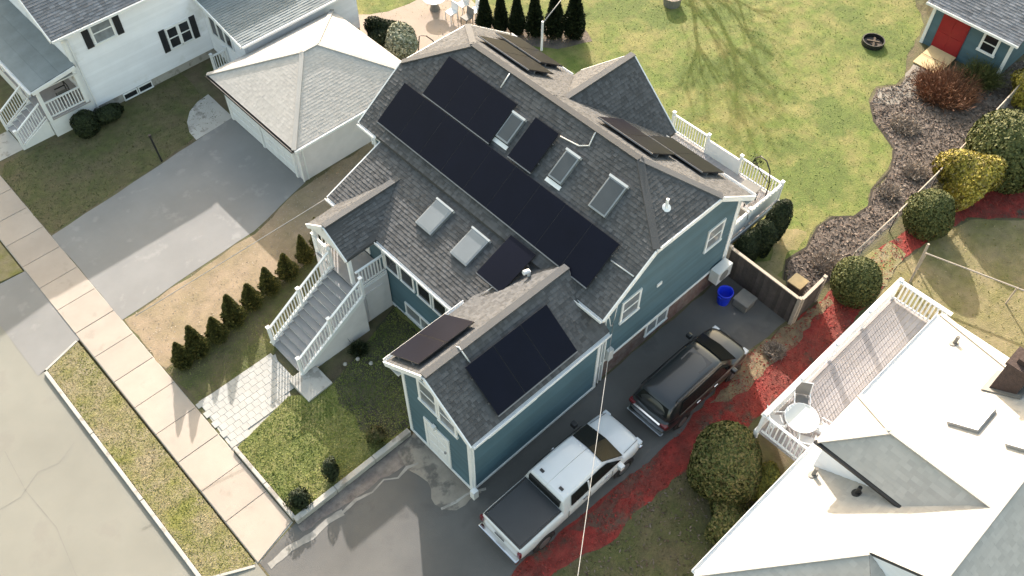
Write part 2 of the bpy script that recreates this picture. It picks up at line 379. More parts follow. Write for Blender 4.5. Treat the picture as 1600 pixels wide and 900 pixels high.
# verges between kerb and sidewalk
VERGE = [(.14, 14.9), (.14, 26.1), (1.62, 26.55), (1.66, 14.15)]
o = MB().prism([(x, y, -.13) for x, y in VERGE], (0, 0, .135)).build('verge', GRASS_STRIP, kind='structure')
o = MB().prism([(x, y, -.13) for x, y in [(.14, 31.6), (.14, 60), (1.66, 60), (1.66, 31.4)]], (0, 0, .135)).build('verge', GRASS_STRIP, kind='structure')
k = T('kerb', None, None); k['kind'] = 'structure'
for a, b in ((15.0, 18.8), (18.83, 22.4), (22.43, 26.1), (31.6, 36), (36.03, 42)): box('kerb_stone', CONC_GREY, k, -.02, .12, a, b, -.13, .02, bevel=.015)
MB().bar((.10, 26.16, -.02), (1.6, 26.6, -.02), .09, .08).build('kerb_stone', CONC_GREY, k)
MB().bar((.12, 14.86, -.02), (1.6, 14.1, -.02), .09, .08).build('kerb_stone', CONC_GREY, k)
# driveway aprons ramp from the street up to the sidewalk
MB().poly([(-.25, 26.2, -.094), (1.75, 26.6, .006), (1.75, 31.35, .006), (-.25, 31.6, -.094)]).build('driveway_apron', ASPH_OLD, kind='structure')
MB().poly([(-.25, 4, -.094), (1.9, 4, .006), (1.9, 14.15, .006), (-.25, 14.85, -.094)]).build('driveway_apron', ASPH_ROAD, kind='structure')
# sidewalk slabs
sw = sheet('sidewalk', [(1.72, 14.1), (3.42, 14.5), (3.42, 50), (1.72, 50)], .004, CONC_GREY)
ys = 14.55
kk = 0
while ys < 44:
    y2 = ys + 1.55; b = MB(); x1 = 3.40
    if kk == 0: b.prism([(1.74, 14.12, .005), (x1, ys, .005), (x1, y2 - .02, .005), (1.74, y2 - .02, .005)], (0, 0, .03))
    else: b.box(1.74, x1, ys, y2 - .022, .005, .035 + random.uniform(-.004, .006))
    b.build('slab', CONC, sw, bevel=.012); ys = y2; kk += 1
sheet('left_driveway', [(3.43, 26.3), (9.9, 26.65), (13.3, 27.55), (13.3, 33.6), (10.9, 33.25), (3.43, 32.4)], .008, ASPH_OLD, .03, .8)
sheet('parking_driveway', [(1.8, 4), (8.4, 4), (8.5, 8.0), (15, 7.4), (20.2, 8.1), (23.0, 7.9), (23.2, 11.1), (8.6, 11.2), (8.6, 14.3), (3.4, 14.4), (1.8, 14.1)], .008, ASPH_NEW, .04, .6)
sheet('concrete_apron', [(7.75, 14.1), (7.5, 13.3), (7.8, 12.5), (7.35, 11.6), (7.75, 10.95), (8.9, 10.9), (8.75, 14.3)], .016, CONC_BROKEN, .06, .3)
sheet('gravel_edge', [(3.5, 14.3), (3.5, 13.95), (4.6, 13.85), (5.6, 13.7), (6.6, 13.75), (7.3, 13.5), (7.9, 13.6), (8.6, 14.0), (8.6, 14.3)], .013, mat('gravel', (.15, .13, .125), .95, .3, 4, .8, 20, col2=(.22, .19, .17)), .05, .25)
def crack(pts, w, z, m, name='worn_edge'):
    L_ = []; R_ = []
    for k, (x, y) in enumerate(pts):
        x0, y0 = pts[max(0, k - 1)]; x1, y1 = pts[min(len(pts) - 1, k + 1)]; d = math.hypot(x1 - x0, y1 - y0); ww = w * random.uniform(.5, 1.4) / 2
        L_.append((x - (y1 - y0) / d * ww, y + (x1 - x0) / d * ww)); R_.append((x + (y1 - y0) / d * ww, y - (x1 - x0) / d * ww))
    sheet(name, L_ + R_[::-1], z, m, w * .12, .2)
EDGEC = mat('worn_edge_concrete', (.26, .25, .235), .95, .3, 3)
crack([(1.95, 13.75), (2.8, 13.8), (3.6, 13.65), (4.3, 13.72), (4.9, 13.6)], .20, .017, EDGEC)
crack([(4.9, 13.6), (5.5, 13.66), (6.1, 13.5), (6.7, 13.6), (7.1, 13.3), (7.6, 13.4), (8.0, 13.25)], .09, .017, EDGEC)
crack([(7.45, 11.35), (8.0, 11.2), (8.5, 11.15), (9.1, 10.85)], .11, .022, CONC_GREY)
sheet('dirt_patch', [(17.6, 7.55), (19, 7.7), (20.2, 8.0), (23.2, 7.7), (25.2, 7.5), (24.9, 7.15), (23.6, 7.2), (22.2, 6.95), (20.9, 7.1), (19.4, 6.95), (18.2, 7.25)], .017, mat('tan_soil', (.15, .105, .070), .95, .35, 3, .7, 14, col2=(.20, .15, .085), spots=((.14, .05, .035), 1.4, .56)), .1, .3)
sheet('grass_patch', [(26.7, 7.6), (28.2, 7.6), (29.6, 7.3), (29.4, 6.6), (28.6, 6.35), (27.3, 6.2), (26.8, 6.7)], .017, GRASS_STRIP, .1, .3)
sheet('worn_lawn', [(23.2, 9.2), (24.2, 8.9), (24.5, 9.5), (25.4, 10.0), (26.6, 9.85), (27.4, 10.2), (26.6, 11.2), (25, 10.4), (23.3, 10.7)], .009, mat('worn_turf', (.24, .195, .10), .95, .25, 2.5, .5, 14, col2=(.17, .155, .06)), .12, .3)
sheet('dirt_patch', [(10.2, 7.75), (11.6, 7.7), (13.2, 7.65), (14.2, 7.5), (13.4, 7.1), (12.2, 7.25), (11.0, 7.15)], .017, mat('brown_soil', (.095, .055, .040), .95, .35, 3, .7, 14, col2=(.15, .035, .028)), .1, .3)
crack([(24.45, 9.25), (25.4, 9.8), (26.6, 9.66), (27.9, 10.0), (28.9, 9.9), (29.6, 9.25), (30.6, 9.17), (31.6, 9.66), (33.3, 9.76), (34.6, 10.4), (35.6, 12.12), (36.6, 13.0)], .12, .015, mat('bed_edge_soil', (.03, .024, .018), .95, .3, 5), 'bed_edging')
TAR = mat('crack_filler', (.172, .167, .15), .8, .1)
crack([(-.6, 22.6), (-1.4, 22.2), (-2.1, 22.4), (-3.0, 21.9), (-4.2, 22.0)], .035, -.096, TAR, 'road_crack'); crack([(-2.6, 24), (-2.75, 22), (-2.6, 20), (-2.9, 18), (-2.7, 16), (-2.8, 13)], .03, -.096, TAR, 'road_crack')
# lawns and beds
LEFTYARD = [(3.45, 32.5), (10.8, 33.4), (12.9, 33.9), (13.2, 38), (8.6, 38), (3.9, 38.0), (3.45, 37.4)]
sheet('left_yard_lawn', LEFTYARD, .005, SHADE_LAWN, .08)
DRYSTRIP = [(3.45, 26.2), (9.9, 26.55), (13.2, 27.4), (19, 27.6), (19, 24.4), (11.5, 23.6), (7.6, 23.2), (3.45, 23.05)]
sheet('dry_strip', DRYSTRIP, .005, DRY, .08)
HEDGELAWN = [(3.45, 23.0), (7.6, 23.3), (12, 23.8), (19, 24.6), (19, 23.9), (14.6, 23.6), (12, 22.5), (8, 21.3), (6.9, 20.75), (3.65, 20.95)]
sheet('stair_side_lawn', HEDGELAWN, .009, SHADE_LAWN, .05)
FRONTLAWN = [(3.62, 18.2), (6.2, 18.7), (6.9, 18.2), (7.8, 18.0), (11.8, 19.2), (11.8, 14.6), (3.62, 14.5)]
MB().prism([(x, y, .0) for x, y in FRONTLAWN], (0, 0, .12)).build('front_lawn', GRASS_FRONT, kind='structure')
sheet('front_bed_soil_and_shade', [(7.9, 18.1), (11.75, 19.1), (11.75, 14.6), (7.9, 14.6), (7.3, 15.6), (7.5, 17)], .124, mat('soil_with_painted_shade', (.040, .036, .026), .95, .35, 3, .8, 14, col2=(.062, .060, .030)), .15)  # bed soil, enlarged and darkened to paint in shade beside the house
sheet('back_lawn', BACKLAWN, .005, GRASS_BACK, .06)
PATIOP = [(20.8, 36.6), (22.2, 36.0), (24, 34.9), (26.3, 34.6), (28, 33), (27.6, 30.8), (25.8, 30.2), (23, 29.8), (20.6, 31.6), (21.6, 33.2)]
sheet('patio', PATIOP, .013, PATIO, .1)
BED = [(24.3, 8.0), (24.45, 9.2), (25.4, 9.75), (26.6, 9.6), (27.9, 9.95), (28.9, 9.85), (29.6, 9.2), (30.6, 9.12), (31.6, 9.6), (33.3, 9.7), (34.6, 10.35), (35.6, 12.1), (36.6, 12.95), (37.8, 13.35), (38.7, 12.75), (40.6, 12.9), (41, 11.8), (45, 9.4), (45, 7.9), (38, 7.9), (32, 7.9)]
sheet('garden_bed', BED, .009, BEDSOIL, .1)
sheet('bed_path', [(36.7, 12.9), (37.8, 13.3), (38.7, 12.7), (40.8, 13.2), (40.8, 11.9), (39.2, 11.7), (37.4, 12.0)], .013, CONC_BROKEN, .08)
MULCH = [(4.4, 7.9), (8.4, 8.0), (15, 7.55), (20.2, 8.0), (23.2, 7.7), (25.6, 7.55), (28, 7.5), (31, 7.3), (34, 6.9), (37.5, 5.4), (42, 3.5), (42, 2), (36, 3.2), (34.4, 4.6), (33.2, 5.75), (31, 6.25), (28.6, 6.5), (27.3, 6.25), (25, 6.1), (23, 5.9), (20, 6.0), (17.5, 6.0), (14.6, 6.5), (12.6, 6.6), (10.8, 6.5), (9.2, 7.0), (6, 7.0), (4.4, 6.9)]
sheet('mulch_path', MULCH, .012, REDMULCH, .08, .35)
SIDEYARD = [(6, 6.9), (9.2, 6.9), (10.8, 6.45), (12.6, 6.55), (14.6, 6.5), (16, 3.5), (16, 2.6), (6, 2.6)]
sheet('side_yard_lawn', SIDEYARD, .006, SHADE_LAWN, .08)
FARYARD = [(25.2, 5.9), (27, 6.2), (28.6, 6.4), (31, 6.2), (33.2, 5.7), (34.4, 4.5), (36, 3.1), (40, 2), (40, -6), (22, -6), (24.2, 2)]
sheet('neighbour_lawn', FARYARD, .006, mat('neighbour_lawn_ground', (.15, .135, .05), .95, .25, 2.5, .7, 14, col2=(.21, .17, .09), detail=8), .08)
blades('grass_tufts', BACKLAWN, .003, 150000, F_GRASSB, .03, .028, 3.)
blades('grass_tufts', FRONTLAWN, .12, 24000, F_GRASSF, .035, .022, 1.8)
blades('grass_tufts', VERGE, .003, 12000, F_GRASSS, .03, .022, 2.2)
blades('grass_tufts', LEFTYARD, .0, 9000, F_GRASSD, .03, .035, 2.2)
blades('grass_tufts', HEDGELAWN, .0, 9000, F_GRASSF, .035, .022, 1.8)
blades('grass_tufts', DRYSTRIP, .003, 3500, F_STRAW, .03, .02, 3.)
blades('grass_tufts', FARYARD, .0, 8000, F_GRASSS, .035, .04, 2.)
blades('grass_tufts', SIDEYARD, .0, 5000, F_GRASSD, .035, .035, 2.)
chips('bark_mulch', MULCH, .008, 7000, F_MULCH, .05)
chips('leaf_litter', BED, .01, 9000, F_LITTER, .08)
chips('leaf_litter', SIDEYARD, .01, 1500, F_LITTER, .06)
chips('leaf_litter', DRYSTRIP, .01, 900, F_STRAW, .03)
# front walk of pavers, stair foot slab, lawn edging
wk = sheet('front_walk', [(3.43, 18.25), (6.3, 18.72), (6.95, 20.7), (3.62, 20.9)], .006, CONC_GREY)
y = 18.35; row = 0
while y < 20.8:
    x = 3.46 + (row % 2) * .14
    while x < 6.75:
        x2 = min(x + .285, 6.85); lo = 18.27 + (x - 3.43) * .165
        if y > lo - .05: box('paver', PAVER, wk, x, x2 - .006, y, min(y + .278, 20.85), .008, .034 + random.uniform(-.004, .006), bevel=.008)
        x = x2
    y += .283; row += 1
MB().prism([(6.6, 17.95, 0), (7.75, 18.0, 0), (7.75, 19.3, 0), (6.6, 19.25, 0)], (0, 0, .2)).build('stair_slab', CONC_GREY, bevel=.02, kind='structure')
rw = T('retaining_wall', 'low whitewashed concrete wall between front lawn and driveway', 'wall', (6, 14.42, 0))
for a, b in ((3.5, 5.2), (5.215, 6.9), (6.915, 8.55)): box('wall_block', CONC_GREY, rw, a, b, 14.3, 14.52, 0, .27 + random.uniform(0, .015), bevel=.02)
le = T('lawn_edging', 'thin white concrete edging along the sidewalk side of the front lawn', 'edging', (3.52, 16.4, 0))
for a, b in ((14.54, 16.3), (16.32, 18.25)): box('edging_block', CONC_GREY, le, 3.46, 3.6, a, b, 0, .17, bevel=.015)
sheet('garage_pad', [(11.15, 33.3), (11.2, 34.0), (11.5, 34.7), (12.0, 35.25), (12.6, 35.6), (13.3, 35.75), (13.3, 33.5)], .012, CONC_GREY, .02)

# ---------------------------------------------------------------- the blue-green house in the middle
H = T('house', 'teal house with charcoal hip-ended roof covered in black solar panels', 'house', (18.6, 17, 0))
EX, EZ, RX, RZ, SL = 14.5, 5.15, 18.6, 8.06, .71
JX, JZ = 16.87, 6.83
Y0, Y1 = 10.8, 24.05
XE = 2 * RX - EX
def westz(x): return EZ + SL * (x - EX)
roof_plane(H, [[(EX, Y0, EZ), (JX, Y0, JZ), (RX, 13.26, RZ), (RX, 21.7, RZ), (JX, Y1, JZ), (EX, Y1, EZ)],
               [(JX, Y0, JZ), (2 * RX - JX, Y0, JZ), (RX, 13.26, RZ)],
               [(JX, Y1, JZ), (RX, 21.7, RZ), (2 * RX - JX, Y1, JZ)]], SHING_DARK, 'main_roof')
roof_plane(H, [[(XE, Y0, EZ), (XE, 15.35, EZ), (19.67, 17.78, 7.27), (RX, 17.78, RZ), (RX, 13.26, RZ), (2 * RX - JX, Y0, JZ)],
               [(XE, 20.2, EZ), (XE, Y1, EZ), (2 * RX - JX, Y1, JZ), (RX, 21.7, RZ), (RX, 17.78, RZ), (19.67, 17.78, 7.27)]], SHING_DARK, 'rear_roof')
roof_plane(H, [[(23.4, 15.2, 4.95), (23.4, 17.78, 7.27), (19.67, 17.78, 7.27), (22.6, 15.2, 4.95)], [(23.4, 17.78, 7.27), (23.4, 20.36, 4.95), (22.6, 20.36, 4.95), (19.67, 17.78, 7.27)]], SHING_DARK, 'cross_gable_roof')
roof_plane(H, [[(11.75, 13.9, 3.85), (14.9, 13.9, 5.11), (14.9, 22.75, 5.11), (11.75, 22.75, 3.85)]], SHING_DARK, 'lower_roof')
PX, PY, PZ = 10.35, 20.96, 4.68
roof_plane(H, [[(PX, 19.73, 3.8), (11.72, 19.73, 3.87), (14.1, PY, PZ + .02), (PX, PY, PZ)], [(PX, 22.2, 3.8), (PX, PY, PZ), (14.1, PY, PZ + .02), (11.72, 22.2, 3.87)]], SHING_DARK, 'porch_roof')
AY, AZr, AYL, AYR, AZe = 12.9, 5.76, 15.06, 10.74, 4.17
roof_plane(H, [[(8.48, AYR, AZe), (14.86, AYR, AZe), (14.86, AY, AZr), (8.48, AY, AZr)],
               [(8.48, AYL, AZe), (8.48, AY, AZr), (14.86, AY, AZr), (14.86, 13.75, 5.12), (12.5, AYL, AZe)]], SHING_DARK, 'wing_roof')
def cap(p, q, parent=None, w=.26, m=None): MB().bar(Vector(p) + Vector((0, 0, .02)), Vector(q) + Vector((0, 0, .02)), w, .05).build('ridge_cap', m or SHING_DARK, parent or H)
for p, q in (((RX, 13.26, RZ), (RX, 21.7, RZ)), ((RX, 13.26, RZ), (JX, Y0, JZ)), ((RX, 13.26, RZ), (2 * RX - JX, Y0, JZ)), ((RX, 21.7, RZ), (JX, Y1, JZ)), ((RX, 21.7, RZ), (2 * RX - JX, Y1, JZ)),
             ((19.67, 17.78, 7.27), (23.42, 17.78, 7.27)), ((PX, PY, PZ), (14.1, PY, PZ + .02)), ((8.48, AY, AZr), (14.86, AY, AZr))): cap(p, q)
# eave fascia and rake trim, white
for p, q in (((JX, Y0 - .03, JZ - .08), (2 * RX - JX, Y0 - .03, JZ - .08)), ((EX, Y0 - .03, EZ - .08), (JX, Y0 - .03, JZ - .08)), ((XE, Y0 - .03, EZ - .08), (2 * RX - JX, Y0 - .03, JZ - .08)),
             ((EX, Y1 + .03, EZ - .08), (JX, Y1 + .03, JZ - .08)), ((XE, Y1 + .03, EZ - .08), (2 * RX - JX, Y1 + .03, JZ - .08)), ((JX, Y1 + .03, JZ - .08), (2 * RX - JX, Y1 + .03, JZ - .08)),
             ((8.45, AYR, AZe - .09), (8.45, AY, AZr - .09)), ((8.45, AYL, AZe - .09), (8.45, AY, AZr - .09)), ((11.75, 22.78, 3.77), (14.9, 22.78, 5.03)),
             ((23.43, 15.2, 4.87), (23.43, 17.78, 7.19)), ((23.43, 20.36, 4.87), (23.43, 17.78, 7.19)), ((PX - .03, 19.73, 3.72), (PX - .03, PY, PZ - .08)), ((PX - .03, 22.2, 3.72), (PX - .03, PY, PZ - .08))): MB().bar(p, q, .05, .19).build('rake_board', TRIM, H)
def gutter(parent, p, q, out=(0, -1, 0), m=None):
    p, q, o = Vector(p), Vector(q), Vector(out) * .06; b = MB()
    b.bar(p + o, q + o, .12, .02); b.bar(p + o * 2 + Vector((0, 0, .055)), q + o * 2 + Vector((0, 0, .055)), .02, .12); b.bar(p + Vector((0, 0, .03)), q + Vector((0, 0, .03)), .02, .1)
    return b.build('gutter', m or TRIM, parent)
gutter(H, (EX - .01, Y0, EZ - .12), (EX - .01, 12.75, EZ - .12), (-1, 0, 0)); gutter(H, (EX - .01, 23.0, EZ - .12), (EX - .01, Y1, EZ - .12), (-1, 0, 0)); gutter(H, (XE + .01, Y0, EZ - .12), (XE + .01, 15.2, EZ - .12), (1, 0, 0)); gutter(H, (XE + .01, 20.3, EZ - .12), (XE + .01, Y1, EZ - .12), (1, 0, 0))
gutter(H, (8.5, AYR - .01, AZe - .12), (14.84, AYR - .01, AZe - .12), (0, -1, 0)); gutter(H, (8.5, AYL + .01, AZe - .12), (12.1, AYL + .01, AZe - .12), (0, 1, 0))
gutter(H, (11.74, 22.2, 3.73), (11.74, 22.8, 3.73), (-1, 0, 0)); gutter(H, (11.74, 15.0, 3.73), (11.74, 19.7, 3.73), (-1, 0, 0))
# walls
WY = 11.15
wall(H, [(14.85, WY, 1.4), (22.35, WY, 1.4), (22.35, WY, 5.2), (20.35, WY, 6.62), (16.85, WY, 6.62), (14.85, WY, 5.2)], (0, 1, 0), TEAL)
wall(H, [(14.85, 23.7, .5), (14.85, 23.7, 5.2), (16.85, 23.7, 6.62), (20.35, 23.7, 6.62), (22.35, 23.7, 5.2), (22.35, 23.7, .5)], (0, -1, 0), TEAL)
wall(H, [(14.85, 11.28, 1.4), (14.85, 11.28, 5.1), (14.85, 23.58, 5.1), (14.85, 23.58, 1.4)], (1, 0, 0), TEAL)
wall(H, [(22.35, 11.28, .5), (22.35, 23.58, .5), (22.35, 23.58, 5.1), (22.35, 11.28, 5.1)], (-1, 0, 0), TEAL)
wall(H, [(23.15, 15.4, .5), (23.15, 20.2, .5), (23.15, 20.2, 5.0), (23.15, 17.78, 7.1), (23.15, 15.4, 5.0)], (-1, 0, 0), TEAL)
wall(H, [(22.36, 15.41, .5), (23.03, 15.41, .5), (23.03, 15.41, 5), (22.36, 15.41, 5)], (0, 1, 0), TEAL)
wall(H, [(11.87, 14.45, .1), (11.87, 22.6, .1), (11.87, 22.6, 3.78), (11.87, 14.45, 3.78)], (1, 0, 0), TEAL)
wall(H, [(11.99, 22.6, .1), (14.84, 22.6, .1), (14.84, 22.6, 4.9), (11.99, 22.6, 3.8)], (0, -1, 0), TEAL)
AXF = 8.68
wall(H, [(AXF, 11.05, .28), (AXF, 14.38, .28), (AXF, 14.38, AZe + .33), (AXF, AY, AZr - .17), (AXF, 11.05, AZe + .1)], (1, 0, 0), TEAL)
wall(H, [(8.80, 11.05, .28), (14.83, 11.05, .28), (14.83, 11.05, AZe + .1), (8.80, 11.05, AZe + .1)], (0, 1, 0), TEAL)
wall(H, [(8.80, 14.38, .28), (11.86, 14.38, .28), (11.86, 14.38, AZe + .3), (8.80, 14.38, AZe + .3)], (0, -1, 0), TEAL)
f = MB(); f.box(14.95, 22.2, WY + .06, 11.4, 0, 1.39); f.box(22.0, 22.28, 11.42, 23.6, 0, .49); f.box(14.95, 22, 23.3, 23.62, 0, .49); f.box(8.74, 14.9, 11.09, 11.3, 0, .27); f.box(8.72, 8.9, 11.31, 14.3, 0, .27); f.box(8.91, 14.9, 14.1, 14.32, 0, .27); f.box(11.9, 12.1, 14.5, 22.5, -.02, .09)
f.build('foundation', BRICK, H)
t2 = MB()
t2.box(14.86, 22.37, WY - .045, WY - .002, 1.33, 1.45)
for x in (14.87, 22.29): t2.box(x - .05, x + .07, WY - .035, WY - .004, 1.46, 5.05)
t2.box(8.66, 14.86, 11.0, 11.047, .21, .33); t2.box(8.625, 8.677, 11.0, 14.42, .21, .33)
t2.box(8.63, 8.677, 11.0, 11.15, .335, AZe + .12); t2.box(8.63, 8.677, 14.28, 14.42, .335, AZe + .3); t2.box(8.68, 8.80, 11.005, 11.047, .335, AZe); t2.box(14.72, 14.85, 11.0, 11.047, .335, AZe); t2.box(8.68, 8.8, 14.384, 14.425, .335, AZe + .2)
t2.box(11.815, 11.867, 14.5, 22.62, .02, .14); t2.box(11.82, 11.867, 19.55, 19.66, .15, 3.7); t2.box(11.82, 11.867, 22.5, 22.63, .15, 3.7); t2.box(14.79, 14.848, 23.56, 23.72, .5, 5.05); t2.box(14.85, 14.98, 23.702, 23.745, .5, 5.1)
t2.build('corner_board', TRIM, H)
# soffits
sf = MB(); sf.box(EX + .02, 14.84, Y0 + .02, Y1 - .02, EZ - .26, EZ - .2); sf.box(22.36, XE - .02, Y0 + .02, 15.2, EZ - .26, EZ - .2); sf.box(8.5, 14.8, AYR + .03, 11.03, AZe - .2, AZe - .15); sf.box(8.5, 12, 14.4, AYL - .03, AZe - .2, AZe - .15)
sf.build('soffit', SOFFIT, H)
# windows
window(H, 'Y', WY - .02, 15.98, 16.82, 3.3, 4.35, -1, glass=GLASS_MID); window(H, 'Y', WY - .02, 20.68, 21.5, 3.4, 4.45, -1, glass=GLASS_MID)
for a, b in ((18.72, 19.4), (17.8, 18.48), (16.8, 17.48), (15.9, 16.58), (15.05, 15.7)): window(H, 'X', 11.85, a, b, 2.5, 3.55, -1, sash=False, fw_=.07)
window(H, 'X', 11.85, 16.75, 18.45, .38, 1.0, -1, glass=GLASS_MID, sash=False, mull=1, fw_=.08)
window(H, 'X', AXF - .02, 12.65, 13.42, 3.55, 4.75, -1, glass=GLASS_MID, fw_=.11); window(H, 'X', AXF - .02, 11.72, 12.44, 3.4, 4.45, -1, glass=GLASS_MID, fw_=.11)
window(H, 'Y', 11.03, 9.5, 10.42, 3.2, 3.42, -1, sash=False, fw_=.07); window(H, 'Y', 11.03, 10.62, 11.55, 3.2, 3.42, -1, sash=False, fw_=.07)
window(H, 'Y', WY + .04, 17.85, 19.0, .55, 1.2, -1, glass=GLASS_MID, sash=False, mull=1, fw_=.08, name='basement_window')
window(H, 'X', 23.17, 17.3, 18.3, 3.2, 4.4, 1, glass=GLASS_MID); window(H, 'X', 22.37, 12.4, 13.3, 2.6, 4.2, 1, glass=GLASS_MID)
d = MB().box(8.64, 8.672, 12.27, 13.33, .34, 2.2).build('door', DOORW, H); b = MB()
for z0, z1 in ((.45, 1.0), (1.08, 1.62), (1.7, 2.1)):
    for y0, y1 in ((12.36, 12.77), (12.83, 13.24)): b.box(8.628, 8.642, y0, y1, z0, z1)
b.build('door_panel', DOORW, d); box('handle', RIM, d, 8.58, 8.64, 12.34, 12.4, 1.18, 1.3)
box('door_jamb', TRIM, H, 8.625, 8.677, 12.14, 12.26, .34, 2.22); box('door_jamb', TRIM, H, 8.625, 8.677, 13.34, 13.46, .34, 2.22); box('door_head', TRIM, H, 8.622, 8.677, 12.14, 13.46, 2.224, 2.36)
box('wall_vent', TRIM, H, 17.86, 18.12, WY - .06, WY - .02, 3.62, 3.78)
# front door on the porch, porch posts, ceiling
d = box('front_door', DOORW, H, 11.82, 11.862, 20.5, 21.4, 2.25, 3.72)
for y_ in (19.85, 22.05): MB().box(10.42, 10.56, y_ - .07, y_ + .07, 2.2, 3.66).build('porch_post', TRIM, H)
box('porch_ceiling', SOFFIT, H, 10.42, 11.8, 19.8, 22.12, 3.62, 3.68)
MB().prism([(10.41, 19.8, 3.7), (10.41, 22.12, 3.7), (10.41, 20.96, PZ - .2)], (.05, 0, 0)).build('porch_gable', TRIM, H)
# skylights
def on_roof(x, y, h, plane):
    if plane == 'W': return Vector((x, y, westz(x))) + Vector((-SL, 0, 1)).normalized() * h
    if plane == 'L': return Vector((x, y, 3.85 + .40 * (x - 11.75))) + Vector((-.40, 0, 1)).normalized() * h
    if plane == 'E': return Vector((x, y, EZ + SL * (XE - x))) + Vector((SL, 0, 1)).normalized() * h
    s_ = (AZr - AZe) / (AY - AYR)
    if plane == 'AR': return Vector((x, y, AZe + s_ * (y - AYR))) + Vector((0, -s_, 1)).normalized() * h
    s_ = (AZr - AZe) / (AYL - AY); return Vector((x, y, AZe + s_ * (AYL - y))) + Vector((0, s_, 1)).normalized() * h
def roof_quad(b, x0, x1, y0, y1, h0, h1, plane):
    b.prism([on_roof(x, y, h0, plane) for x, y in ((x0, y0), (x1, y0), (x1, y1), (x0, y1))], on_roof(x0, y0, h1, plane) - on_roof(x0, y0, h0, plane)); return b
for x0, x1, y0, y1, pl, lab in ((16.75, 17.62, 17.78, 18.42, 'W', None), (16.73, 17.65, 15.05, 15.68, 'W', None), (16.72, 17.76, 12.94, 13.72, 'W', None), (13.08, 14.2, 18.04, 18.92, 'L', None), (13.06, 14.2, 16.05, 16.95, 'L', None)):
    b = MB(); roof_quad(b, x0, x1, y0, y1, 0, .16, pl); o = b.build('skylight', SKYFRAME, H, bevel=.015)
    g = MB(); roof_quad(g, x0 + .06, x1 - .06, y0 + .06, y1 - .06, .158, .172, pl); g.build('pane', SKYDARK if pl == 'W' else SKYGLASS, o)
    if pl == 'W' and x1 < 17.7:
        g = MB(); roof_quad(g, x0 - .16, x0 - .03, y0 - .04, y1 + .04, .01, .06, pl); g.build('flashing', TRIM, o)
    g = MB(); roof_quad(g, x1 - .02, x1 + .05, y0 - .03, y1 + .03, .02, .19, pl); g.build('head_flashing', ALU, o)
# roof plumbing, conduits
def pipe_on(pts, plane, r=.028, name='conduit'):
    MB().tube([on_roof(x, y, .06, plane) for x, y in pts], r, 6).build(name, ALU, H, smooth=True)
pipe_on([(18.55, 19.55), (18.0, 19.52)], 'W'); pipe_on([(18.55, 15.2), (18.45, 15.2), (18.1, 15.1), (17.93, 15.43), (17.85, 16.25)], 'W'); pipe_on([(15.9, 11.85), (15.93, 10.85)], 'W')
pipe_on([(11.9, 15.05), (14.6, 14.35)], 'L'); 
MB().tube([on_roof(9.95, 13.0, .08, 'AL'), (9.97, AY, AZr + .09), on_roof(9.99, 12.45, .08, 'AR')], .028, 6).build('conduit', ALU, H, smooth=True)
b = MB(); c = Vector((18.2, 11.6, 7.22)); b.tube([c, c + Vector((0, 0, .45))], .055, 10); b.disc(c + Vector((0, 0, .02)), .16, (-.1, -.45, .9), .03, 14); b.build('vent_pipe', TRIM, H)
b = MB(); c = on_roof(14.05, 13.9, 0, 'L') + Vector((0, 0, .15)); b.tube([c, c + Vector((0, 0, .38))], .06, 10); b.tube([c + Vector((0, 0, .38)), c + Vector((-.22, .05, .42))], .09, 10); b.build('roof_vent', TRIM, H)
b = MB(); b.tube([(23.35, 22.7, 4.7), (23.35, 22.7, 6.2)], .05, 8); b.build('service_mast', TRIM, H)
# downspouts
def downspout(pts, parent=H):
    b = MB()
    for p, q in zip(pts[:-1], pts[1:]): b.bar(p, q, .07, .05)
    b.build('downspout', TRIM, parent)
downspout([(EX - .02, Y0 + .12, EZ - .16), (14.78, WY - .06, 4.72), (14.78, WY - .06, 4.2)]); downspout([(15.05, WY - .05, 4.6), (15.05, WY - .05, .2)]); downspout([(15.22, WY - .05, 3.4), (15.22, WY - .05, .2)])
downspout([(EX - .02, 23.75, EZ - .16), (14.78, 23.76, 4.7), (14.78, 23.76, 4.0)]); downspout([(22.4, WY - .04, 5.0), (22.4, WY - .04, .4)]); downspout([(8.72, 11.0, 3.9), (8.72, 10.98, .1)])
b = MB(); b.box(8.5, 8.72, 10.8, 11.0, 0, .5); b.build('downspout_boot', TRIM, H)
MB().tube([(14.95, 10.9, 4.75), (15.1, 10.9, 4.1), (15.25, 10.95, 3.9), (15.4, 11.0, 4.15), (15.45, 11.0, 4.8)], .02, 6).build('service_loop', ALU, H, smooth=True)
box('meter_box', ACWHITE, H, 15.35, 15.6, 10.95, 11.12, 1.5, 2.1); box('wall_lamp', TRIM, H, 8.5, 8.63, 12.75, 12.9, 2.42, 2.6)

